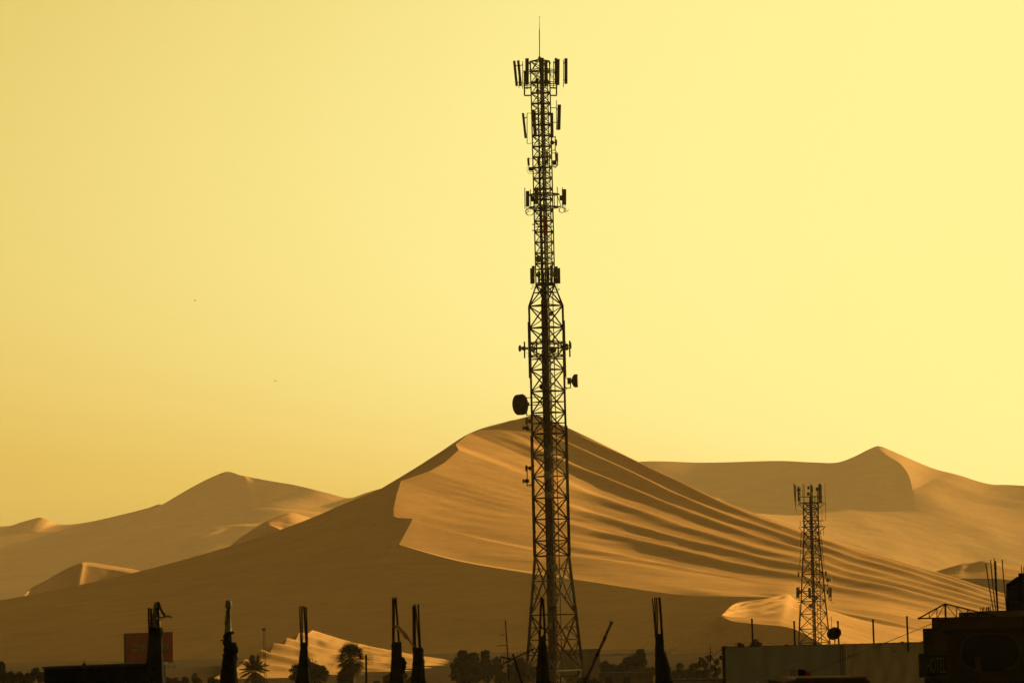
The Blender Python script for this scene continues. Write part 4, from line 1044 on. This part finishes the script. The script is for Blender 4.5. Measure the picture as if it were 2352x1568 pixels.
# ------------------------------------------------------------------ poles, aerials, thin masts
def pole(label, cat, pts, Y, r, m='black', name='pole', group=None):
    P = [at(x, y, Y) for x, y in pts]; root = thing(name, P[-1], label, cat, group)
    MB().path([p - P[-1] for p in P], r, 8).build('shaft', M[m], root)
    return root, P
pl, P = pole('thick bare pole leaning right beside the tall mast', 'pole', [(1404.5, 1429), (1352, 1548), (1328, 1602)], 62, .0165, m='tar')
MB().lathe([(.021, -.012), (.021, .012)], P[0] - P[-1], P[0] - P[1], 8).build('end_cap', M['black'], pl)
for q in (.3, .62): MB().lathe([(.022, -.02), (.022, .02)], P[0].lerp(P[1], q) - P[-1], P[0] - P[1], 8).build('clamp', M['black'], pl)
ya, P = pole('roof television aerial on a leaning rod, left of the tall mast', 'aerial', [(1178, 1500), (1199, 1568), (1212, 1610)], 75, .016, name='roof_aerial')
o = P[-1]
for a, b, n_ in (((1149, 1507.5), (1177, 1512.5), 5), ((1176, 1513), (1228, 1488.5), 7), ((1177, 1513), (1152, 1525), 4)):
    A_, B_ = at(*a, 75), at(*b, 75); bm_ = MB().tube(A_ - o, B_ - o, .012).build('boom', M['black'], ya)
    for i in range(n_):
        c = A_.lerp(B_, (i + .5) / n_) - o; h = .05 + .012 * (i % 3)
        MB().tube(c + Vector((-.015, -.12, -h)), c + Vector((.015, .12, h)), .0045, n=5).build('element', M['black'], bm_)
tm, P = pole('thin upright whip mast above the trees left of the tall mast', 'mast', [(1160.6, 1424), (1164, 1470), (1167, 1515), (1169, 1560)], 300, .035, name='whip_mast')
for q, h in ((.35, .25), (.62, .35)):
    c = P[0].lerp(P[2], q) - P[-1]; MB().tube(c, c + Vector((-.45 * h * 4, 0, -.05)), .02).build('side_arm', M['black'], tm)
gm, P = pole('short post carrying a small grid antenna right of the fan palm', 'post', [(840.8, 1502), (841, 1535), (841.5, 1590)], 260, .055, name='antenna_post')
c = at(849.5, 1514, 259.9) - P[-1]; gd = MB().tube(at(841, 1514, 260) - P[-1], c, .02).build('grid_antenna', M['black'], gm)
for i in range(9):
    f = i / 8 - .5; MB().path([c + Vector((f * .34, .10 * (4 * f * f), z_ * .26)) + Vector((0, .06 * z_ * z_, 0)) for z_ in (-1, -.5, 0, .5, 1)], .006, 4).build('grid_wire', M['steel'], gd)
for z_ in (-1, -.5, 0, .5, 1): MB().path([c + Vector((f * .34, .10 * 4 * f * f + .06 * z_ * z_, z_ * .26)) for f in (-.5, -.25, 0, .25, .5)], .006, 4).build('grid_wire', M['steel'], gd)
# far thin lattice mast
lm_ = thing('thin_mast', at(608, 1520, 950), 'thin distant lattice mast left of the bare four-rod column', 'mast'); o = lm_.location
a, b = at(605.7, 1442, 950) - o, Vector((0, 0, -at(608, 1520, 950).z))
for an in range(3):
    d = Vector((.26 * math.cos(an * 2.1), .26 * math.sin(an * 2.1), 0)); MB().tube(b + d, a + d * .9, .035, n=5).build('leg', M['steel'], lm_)
for i in range(16):
    p, q = b.lerp(a, i / 16), b.lerp(a, (i + 1) / 16)
    for an in range(3):
        d = Vector((.26 * math.cos(an * 2.1), .26 * math.sin(an * 2.1), 0)); e = Vector((.26 * math.cos(an * 2.1 + 2.1), .26 * math.sin(an * 2.1 + 2.1), 0))
        MB().tube(p + d, q + e, .022, n=4).build('brace', M['steel'], lm_)
MB().box(a + Vector((0, -.1, -.2)), (.7, .3, .5)).build('head_unit', M['steel'], lm_)
# pipe frame in front of the grey wall
pf, P = pole('dark pipe frame of post and rail by the foot of the tall mast', 'pipe frame', [(1327.6, 1538), (1328.2, 1600)], 380, .06, name='pipe_frame')
MB().tube(at(1288, 1551.5, 380) - P[-1], at(1328, 1552.5, 380) - P[-1], .05).build('rail', M['black'], pf)
MB().tube(at(1288, 1551.5, 380) - P[-1], at(1289, 1600, 380) - P[-1], .05).build('post', M['black'], pf)

# ------------------------------------------------------------------ billboard
bb = thing('billboard', at(341, 1525, 700), 'red billboard with a house emblem and lettering half hidden by the leftmost column', 'billboard'); o = bb.location
A_, B_, C_, D_ = [at(x, y, 700) - o for x, y in ((293, 1453.4), (397, 1450), (398, 1520), (294, 1523.6))]
thk = Vector((0, .5, 0))
MB().prism([A_, B_, C_, D_], (0, 0, 0), thk).build('panel', M['redpaint'], bb)
E_, F_ = at(284, 1454, 701.2) - o, at(285, 1524, 701.2) - o
MB().prism([E_, A_ + Vector((-.01, 0, 0)), D_ + Vector((-.01, 0, 0)), F_], (0, 0, 0), thk).build('side_panel', M['redpaint2'], bb)
for i in range(5):
    p = D_.lerp(C_, (i + .5) / 5); MB().bar(p + Vector((0, .3, 0)), p + Vector((0, .3, -.75)), .08).build('walkway_bracket', M['tar'], bb)
for dz in (-.14, -.5): MB().bar(D_ + Vector((0, -.1, dz)), C_ + Vector((.4 if dz < -.3 else 0, -.1, dz)), .07).build('walkway_rail', M['tar'], bb)
MB().bar(D_ + Vector((0, -.5, -.75)), C_ + Vector((.45, -.5, -.75)), .5, .06).build('walkway', M['tar'], bb)
MB().tube(at(400.5, 1519, 699.4) - o, at(400.5, 1530, 699.4) - o, .04).build('walkway_post', M['tar'], bb)
pz = (C_ + D_) / 2 + Vector((0, .6, 0)); MB().tube(Vector((pz.x, pz.y, -o.z)), pz + Vector((0, 0, 2.0)), .35, n=12).build('pole', M['tar'], bb)
bx_ = (B_ - A_).normalized(); ang = math.atan2(bx_.z, bx_.x)
def lettering(txt, px, py, h, Y, m, parent, wide=None, name='lettering', bold=.0, depth=.02, rot=None):
    """flat raised letters; px, py = lower left, h = cap height in frame units"""
    cu = bpy.data.curves.new(name, 'FONT'); cu.body = txt; cu.extrude = depth; cu.offset = bold
    ob = bpy.data.objects.new('tmp', cu); COL.objects.link(ob); bpy.context.view_layer.update()
    me = bpy.data.meshes.new_from_object(ob); bpy.data.objects.remove(ob)
    xs = [v.co.x for v in me.vertices]; ys = [v.co.y for v in me.vertices]
    k = Y / FPX; sy = h * k / (max(ys) - min(ys)); sx = sy if wide is None else wide * k / (max(xs) - min(xs))
    p = at(px, py, Y) - parent.location; a = ang if rot is None else rot
    for v in me.vertices:
        x, y, z = (v.co.x - min(xs)) * sx, (v.co.y - min(ys)) * sy, v.co.z
        v.co = (p.x + x * math.cos(a) - y * math.sin(a), p.y - z, p.z + x * math.sin(a) + y * math.cos(a))
    me.materials.append(m); q = bpy.data.objects.new(name, me); COL.objects.link(q); q.parent = parent
    return q
lettering('PROMART', 320, 1493, 14.2, 699.95, M['greentext'], bb, wide=69, bold=.05, depth=.03)
def em(pts, nm):
    MB().prism([at(x, y, 699.93) - o for x, y in pts], (0, 0, 0), Vector((0, .06, 0))).build(nm, M['palemark'], bb)
em([(302.3, 1485.5), (306.8, 1478), (309.4, 1478), (303.6, 1487.5)], 'emblem_roof'); em([(306.8, 1478), (309.2, 1478), (314.2, 1484.2), (313.2, 1486)], 'emblem_roof')
em([(312.4, 1480), (314.6, 1478.6), (314.8, 1486), (312.8, 1485)], 'emblem_chimney'); em([(302.4, 1491), (315, 1490.4), (315, 1493.6), (302.4, 1494.2)], 'emblem_bar')

# ------------------------------------------------------------------ buildings
def wallbox(mb, a, b, y_d, ztop, zbot, t=.2):
    """upright wall from a to b (x, y), thickness t going back"""
    d = Vector((b[0] - a[0], b[1] - a[1], 0)).normalized(); n_ = Vector((-d.y, d.x, 0)) * t
    a0, b0 = Vector((a[0], a[1], zbot)), Vector((b[0], b[1], zbot))
    mb.prism([a0, b0, b0 + n_, a0 + n_], (0, 0, 0), (0, 0, ztop - zbot)); return mb
# white walled roof terrace on the right
Yw = 220.0
wl_ = thing('white_building', Vector((at(1800, 1480, Yw).x, Yw, 0)), 'low building with a weathered white wall under the shorter mast', 'building'); o = wl_.location
L0, Jn, R0 = at(1664, 1486, Yw - .6) - o, at(1941.5, 1479, Yw) - o, at(2210, 1473, Yw + .9) - o
zt1 = (L0.z + Jn.z) / 2
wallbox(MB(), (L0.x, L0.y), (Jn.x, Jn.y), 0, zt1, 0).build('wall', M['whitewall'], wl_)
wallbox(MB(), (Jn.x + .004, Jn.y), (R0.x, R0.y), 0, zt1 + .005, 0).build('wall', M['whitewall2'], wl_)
MB().box((L0.x - .04, L0.y + .1, zt1 / 2 + .03), (.14, .24, zt1 + .06)).build('corner_post', M['tar'], wl_)
MB().box(((L0.x + R0.x) / 2, 5.2, zt1 - .5), (R0.x - L0.x - .3, 7.2, .2)).build('roof', M['tar'], wl_)
for q, (a, b) in enumerate(((L0, Jn), (Jn, R0))):
    n_ = 46; mb = MB(); d = (b - a); d.z = 0
    for i in range(n_):
        p = a + d * (i / n_); e = a + d * ((i + 1) / n_)
        h = .018 + .03 * abs(noise.noise(Vector((i * .35, q * 7.0, 0)))) + .03 * (random.random() > .93)
        mb.bar(Vector((p.x, p.y + .1, zt1 + h * .5 + .004)), Vector((e.x, e.y + .1, zt1 + h * .5 + .004)), .26, h)
    mb.build('tar_coping', M['tar'], wl_)
for px in (1930, 1935.5): MB().tube(at(px, 1480, Yw - .08) - o, at(px + 1.5, 1600, Yw - .08) - o, .014).build('wall_cable', M['black'], wl_)
for px, py in ((2055, 1495), (1950, 1505)): MB().box(at(px, py, Yw - .05) - o, (.035, .08, .10)).build('wall_fixture', M['tar'], wl_)
for i in range(9):
    p = at(1690 + 48 * i + random.uniform(-12, 12), 1480.5 - i * .2, Yw + .12)
    if True:
        for q in range(2): MB().path([p - o + Vector((0, 0, -.02)), p - o + Vector((random.uniform(-.06, .06), 0, random.uniform(.04, .10))), p - o + Vector((random.uniform(-.22, .22), 0, random.uniform(.02, .16)))], .007, 4).build('wire_stub', M['rebar'], wl_)
posts = [(1727, 1422.6, 'wall post nearest the left end of the white wall'), (1824, 1428, 'wall post just left of the shorter mast'), (1924.5, 1428, 'wall post standing against the dark roof dish'), (2005, 1424, 'wall post between the roof dish and the dark hotel'), (2083, 1416.6, 'wall post nearest the dark hotel')]
for px, py, lab in posts:
    a = at(px, py, Yw + .3); root = thing('wall_post', Vector((a.x, Yw + .3, zt1)), 'thin dark ' + lab, 'post', 'posts on the white wall'); ro = root.location
    b = at(px + (1480 - py) * .045, 1480, Yw + .3)
    MB().bar(a - ro, Vector((b.x, b.y, zt1 - .4)) - ro, .075).build('shaft', M['rebar'], root)
    MB().box(a - ro + Vector((0, 0, .02)), (.095, .095, .06)).build('cap', M['rebar'], root)
# roof satellite dish seen from behind
ds = thing('satellite_dish', Vector((at(1916, 1454, Yw + .6).x, Yw + .6, zt1)), 'dark oval satellite dish on the white wall, seen from behind', 'satellite dish'); ro = ds.location
c = at(1915.8, 1454, Yw + .6) - ro; dk = Yw / FPX
mb = MB(); vv = []; n_ = 30; ff = []
nd = Vector((-.25, .92, .45)).normalized(); sx_ = nd.cross(Vector((0, 0, 1))).normalized(); sy_ = sx_.cross(nd)
for i in range(7):
    f = i / 6
    for q in range(n_):
        a = 2 * math.pi * q / n_; vv.append(c + sx_ * (17.6 * dk * max(f, .02) * math.cos(a)) + sy_ * (16.2 * dk * max(f, .02) * math.sin(a)) + nd * (.10 * (f * f - 1)))
for i in range(7):
    f = 1 - i / 6
    for q in range(n_):
        a = 2 * math.pi * q / n_; vv.append(c + sx_ * (17.4 * dk * max(f, .02) * math.cos(a)) + sy_ * (16.0 * dk * max(f, .02) * math.sin(a)) + nd * (.10 * (f * f - 1) + .012))
ff = [(i * n_ + q, i * n_ + (q + 1) % n_, (i + 1) * n_ + (q + 1) % n_, (i + 1) * n_ + q) for i in range(13) for q in range(n_)]
mb.add(vv, ff); mb.build('reflector', M['drum'], ds, smooth=True)
MB().tube(c - nd * .10, Vector((c.x + .01, c.y - .1, -.4)), .028).build('post', M['black'], ds)
MB().box(c - nd * .13, (.14, .12, .14)).build('bracket', M['black'], ds)
MB().tube(c - sy_ * .3, c + nd * .42 - sy_ * .12, .015).build('feed_arm', M['black'], ds); MB().lathe([(.02, 0), (.04, .04), (.04, .1), (.02, .14)], c + nd * .42 - sy_ * .12, -nd, 8).build('feed_horn', M['black'], ds)
# overhead wires
def wire(label, pts, Y0, Y1, sag=.25, r=.012):
    n_ = 14; P = []
    for i in range(n_ + 1):
        t = i / n_; p = at(pts[0][0] + (pts[1][0] - pts[0][0]) * t, pts[0][1] + (pts[1][1] - pts[0][1]) * t, Y0 + (Y1 - Y0) * t); p.z -= sag * 4 * t * (1 - t); P.append(p)
    q = MB().path(P, r, 5).build('overhead_wire', M['black']); tag(q, label, 'wire', 'overhead wires')
wire('dark wire slanting down from the hotel roof truss across the white wall', ((2165, 1421), (1845, 1549)), 158, 150, .02, .010)
wire('thin wire slanting down from the dish across the left part of the white wall', ((1916, 1481), (1700, 1580)), 219, 170, .03, .009)
wire('thin wire from the left corner of the white wall down to the feathery tree', ((1662, 1487), (1632, 1507)), 219, 260, .02, .010)
# small vertical stub aerial beyond the feathery tree
sa, P = pole('tiny aerial standing behind the feathery tree near the white wall', 'aerial', [(1631.5, 1484), (1632, 1530)], 450, .03, name='roof_aerial'); MB().bar(P[0] + Vector((-.2, 0, -.5)) - P[-1], P[0] + Vector((.2, 0, -.5)) - P[-1], .04).build('element', M['black'], sa)
# box with red side in front of the wall, and a near roof ridge
rb = thing('rooftop_box', at(1842, 1560, 140), 'small dark box with a red sloping side before the white wall', 'box'); ro = rb.location
A_ = [at(x, y, 140) - ro for x, y in ((1834, 1536), (1849, 1536), (1849, 1600), (1834, 1600))]; MB().prism(A_, (0, 0, 0), (0, .4, 0)).build('box_body', M['hole'], rb)
A_ = [at(x, y, 140.05) - ro for x, y in ((1849.3, 1537), (1858, 1542), (1869, 1554), (1876, 1600), (1849.3, 1600))]; MB().prism(A_, (0, 0, 0), (0, .35, 0)).build('red_side', M['redpaint'], rb)
for px in (1818, 1822.5, 1826): MB().bar(at(px, 1537, 140.1) - ro, at(px, 1600, 140.1) - ro, .018).build('upright', M['black'], rb)
nr_ = thing('near_roof', at(1900, 1560, 48), 'blurred brown roof ridge along the bottom edge below the white wall', 'roof'); ro = nr_.location
A_ = [at(x, y, 48) - ro for x, y in ((1800, 1566), (1830, 1559), (1990, 1557), (1999, 1566), (1999, 1620), (1800, 1620))]
MB().prism(A_, (0, 0, 0), (0, 3.0, .0)).build('roof_sheet', M['brownwall'], nr_)
MB().bar(at(1828, 1558.6, 47.97) - ro, at(1990, 1556.6, 47.97) - ro, .03, .03).build('ridge_cap', M['brownwall'], nr_)
# grey building behind the mast foot and brown one beside it
def block(name, label, x0, x1, ytop, Y, depth, m, m2='tar', win=()):
    a, b = at(x0, ytop, Y), at(x1, ytop, Y); root = thing(name, Vector(((a.x + b.x) / 2, Y, 0)), label, 'building'); ro = root.location; z = (a.z + b.z) / 2
    w = b.x - a.x
    MB().box((0, depth / 2, z / 2), (w, depth, z)).build('walls', M[m], root)
    MB().box((0, depth / 2, z + .06), (w + .16, depth + .16, .12)).build('roof_edge', M[m2], root)
    for (wx, wy, ww, wh) in win:
        p = at(wx, wy, Y) - ro; f = MB().box((p.x, -.02, p.z), (ww, .08, wh)).build('window', M['tar'], root); MB().box((p.x, -.065, p.z), (ww * .86, .01, wh * .84)).build('pane', M['hole'], f)
    return root
block('grey_building', 'plain grey windowless wall rising behind the right foot of the tall mast', 1284, 1377, 1492, 660, 9, 'greywall', 'greywall')
block('low_building', 'low brown walled building right of the plain grey wall', 1379, 1500, 1546, 560, 8, 'brownwall', win=((1398, 1562, .9, 1.0), (1440, 1563, .9, 1.0)))
block('low_building', 'low dark wall under the feathery tree beside the white wall', 1545, 1662, 1562, 480, 6, 'brownwall')
# dark shed at the lower left
sh = thing('dark_shed', at(220, 1600, 112), 'black flat-topped shed at the lower left beside the leftmost column', 'shed'); ro = sh.location
a, b = at(101, 1533.5, 112) - ro, at(352, 1524.4, 112) - ro
for px in range(8):
    p, q = a.lerp(b, px / 8), a.lerp(b, (px + 1) / 8)
    MB().prism([Vector((p.x + .004, 0, p.z)), Vector((q.x - .004, 0, q.z)), Vector((q.x - .004, 0, -ro.z)), Vector((p.x + .004, 0, -ro.z))], (0, 0, 0), (0, 4, 0)).build('wall_panel', M['darkwall'], sh)
MB().prism([a + Vector((-.03, -.05, .03)), b + Vector((.03, -.05, .03)), b + Vector((.03, -.05, -.03)), a + Vector((-.03, -.05, -.03))], (0, 0, 0), (0, 4.1, 0)).build('roof_edge', M['tar'], sh)
v_ = at(193.5, 1527, 112.4) - ro; vt = MB().tube(v_, v_ + Vector((0, 0, .10)), .012).build('roof_vent', M['black'], sh); MB().box(v_ + Vector((0, 0, .02)), (.075, .08, .045)).build('vent_base', M['black'], vt)

# hotel at the right edge
Yh = 160.0
ht = thing('hotel_building', Vector((at(2260, 1480, Yh).x, Yh, 0)), 'dark ochre hotel at the right edge with a sign, roof truss and rebar', 'building'); o = ht.location
def hp(zx, zy, d=0.0): return at(2067.2 + zx * .19442, 1263.3 + zy * .19442, Yh + d) - o
def rect(x0, y0, x1, y1, d0, d1, nm, m, parent=None):
    a, b = hp(x0, y0, d0), hp(x1, y1, d0)
    return MB().box(((a.x + b.x) / 2, d0 + (d1 - d0) / 2, (a.z + b.z) / 2), (b.x - a.x, d1 - d0, a.z - b.z)).build(nm, M[m], parent or ht)
zb_ = 9000.0
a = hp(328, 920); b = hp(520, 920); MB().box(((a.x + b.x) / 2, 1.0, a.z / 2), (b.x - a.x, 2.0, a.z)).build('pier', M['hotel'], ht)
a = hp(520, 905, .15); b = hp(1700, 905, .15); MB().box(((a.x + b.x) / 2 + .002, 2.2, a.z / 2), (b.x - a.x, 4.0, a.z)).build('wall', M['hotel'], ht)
rect(508, 800, 1705, 905, -.12, 4.3, 'fascia', 'hotel2'); rect(512, 906, 1700, 962, -.04, 4.2, 'overhang_shade_band', 'hotel3')  # lower band: the fascia's overhang shadow, built as a dark strip
rect(410, 950, 560, 1180, -.02, .1, 'wall_poster', 'hotel2')
# oval painted sign: rim, disc, dark opening panel
def oval(x0, x1, y0, y1, d, t, nm, m, sq=2.6):
    cx, cz = (x0 + x1) / 2, (y0 + y1) / 2; pts = []
    for i in range(40):
        an = 2 * math.pi * i / 40; c_, s_ = math.cos(an), math.sin(an)
        pts.append(hp(cx + (x1 - x0) / 2 * math.copysign(abs(c_) ** (2 / sq), c_), cz + (y1 - y0) / 2 * math.copysign(abs(s_) ** (2 / sq), s_), d))
    return MB().prism(pts, (0, 0, 0), (0, t, 0)).build(nm, M[m], ht)
oval(706, 1424, 964, 1436, .08, .3, 'oval_sign', 'signface'); oval(730, 1400, 985, 1415, .06, .02, 'oval_face', 'hole')
rect(970, 1060, 1240, 1428, .03, .059, 'sign_panel', 'hole'); rect(890, 1265, 960, 1428, .03, .058, 'sign_patch', 'hotel2')
# HOTEL box sign
sg = rect(228, 1222, 572, 1492, -.5, -.18, 'box_sign', 'signface')
rect(300, 1240, 560, 1476, -.512, -.501, 'sign_border', 'hole', sg)
lettering('HOTEL', 2067.2 + 316 * .19442, 1263.3 + 1450 * .19442, 36, Yh - .515, M['signtext'], ht, wide=44, bold=.01, depth=.01, rot=0.0).parent = sg
# stand and truss
for x in (388, 500): MB().bar(hp(x, 800, .3), hp(x, 925, .3), .035).build('truss_post', M['black'], ht)
MB().bar(hp(388, 880, .3), hp(500, 880, .3), .022).build('truss_post_brace', M['black'], ht)
tr = thing('roof_truss', o + hp(222, 803, .3), 'dark triangular steel roof truss lying on the hotel roof', 'truss'); to = tr.location - o
def tb(x0, y0, x1, y1, w, nm): MB().bar(hp(x0, y0, .3) - to, hp(x1, y1, .3) - to, w).build(nm, M['black'], tr)
tb(222, 803, 1150, 786, .05, 'bottom_chord'); tb(222, 801, 532, 630, .045, 'top_chord'); tb(532, 630, 1150, 783, .042, 'top_chord')
for x, y in ((345, 738), (437, 688), (667, 666), (795, 700), (920, 732)): tb(x, y, x, 798, .026, 'vertical')
tb(534, 628, 540, 798, .06, 'king_post')
for x0, y0, x1, y1 in ((345, 795, 437, 690), (442, 795, 528, 640), (545, 640, 667, 795), (675, 675, 790, 793), (800, 705, 920, 790), (925, 735, 1040, 788)): tb(x0, y0, x1, y1, .022, 'diagonal')
MB().lathe([(.04, -.03), (.04, .03)], hp(222, 803, .3) - to, (0, 1, 0), 10).build('end_cap', M['black'], tr)
# upper storey, rebar and tank
rect(785, 730, 1700, 802, 1.2, 4.0, 'upper_slab', 'brownwall')
rb2 = rect(1010, 715, 1700, 731, 1.25, 3.9, 'slab_edge', 'tar')
for i, (x0, y0, x1, y1, r) in enumerate(((1013, 150, 1103, 710, .018), (1070, 110, 1130, 710, .018), (1112, 92, 1148, 712, .014), (1128, 125, 1156, 712, .026), (1207, 110, 1260, 712, .018), (1290, 655, 1288, 712, .03), (952, 668, 953, 735, .011), (975, 680, 976, 735, .02), (992, 668, 996, 735, .016), (1020, 672, 1021, 720, .011), (1030, 668, 1029, 720, .011), (1048, 662, 1048, 720, .024), (1068, 660, 1069, 720, .014))):
    MB().path([hp(x1, y1, 2.0), hp((x0 + x1) / 2 - 4, (y0 + y1) / 2, 2.0), hp(x0, y0, 2.0)], r, 6).build('rebar', M['rebar'], ht)
wt = thing('roof_tank', o + hp(1360, 725, 2.2), 'dark roof water tank with a sloping shoulder beside the rebar', 'water tank'); to2 = wt.location - o
pts = [hp(x, y, 2.2) - to2 for x, y in ((1297, 395), (1330, 372), (1395, 328), (1430, 305), (1500, 305), (1500, 722), (1300, 722))]
MB().prism(pts, (0, 0, 0), (0, 1.3, 0)).build('tank_body', M['hotel3'], wt)
for y in (430, 520, 610): MB().bar(hp(1298, y, 2.17) - to2, hp(1500, y, 2.17) - to2, .03, .02).build('tank_band', M['tar'], wt)
cb = thing('stair_block', o + hp(1500, 725, 1.5), 'dark block with rebar stubs cut by the right edge above the hotel', 'roof block'); to3 = cb.location - o
a, b = hp(1420, 268, 1.5) - to3, hp(1640, 722, 1.5) - to3
MB().box(((a.x + b.x) / 2, .3, (a.z + b.z) / 2), (b.x - a.x, .6, a.z - b.z)).build('block_body', M['hole'], cb)
for x, y in ((1434, 186), (1462, 196), (1500, 190)): MB().tube(hp(x, y, 1.7) - to3, hp(x + 4, 270, 1.7) - to3, .018).build('rebar', M['rebar'], cb)

# ------------------------------------------------------------------ birds
for px, py, lab, fl in ((448, 690.5, 'tiny bird in the sky, the higher and further left of two', .3), (633, 874.5, 'tiny bird in the sky, the lower of two', -.1)):
    c = at(px, py, 480); bd = thing('bird', c, lab, 'bird', 'birds in the sky'); bd.scale = (.55, .55, .55)
    MB().lathe([(.01, -.17), (.035, -.10), (.06, 0), (.045, .09), (.03, .13), (.008, .18)], (0, 0, 0), (1, .3, .1), 8).build('body', M['black'], bd, smooth=True)
    for s_ in (-1, 1):
        d = Vector((-.3 * s_, 1.0 * s_, 0)).normalized(); pts = [Vector((.07, 0, .02)), d * .22 + Vector((.08, 0, .10 + fl * .1)), d * .48 + Vector((-.06, 0, .04 + fl * .2)), d * .22 + Vector((-.08, 0, .08 + fl * .1)), Vector((-.06, 0, .02))]
        MB().prism(pts, (0, 0, 0), (0, 0, .012)).build('wing', M['black'], bd)
    MB().prism([Vector((-.14, -.02, 0)), Vector((-.27, -.11, 0)), Vector((-.27, .02, 0)), Vector((-.15, .02, 0))], (0, 0, 0), (0, 0, .01)).build('tail', M['black'], bd)
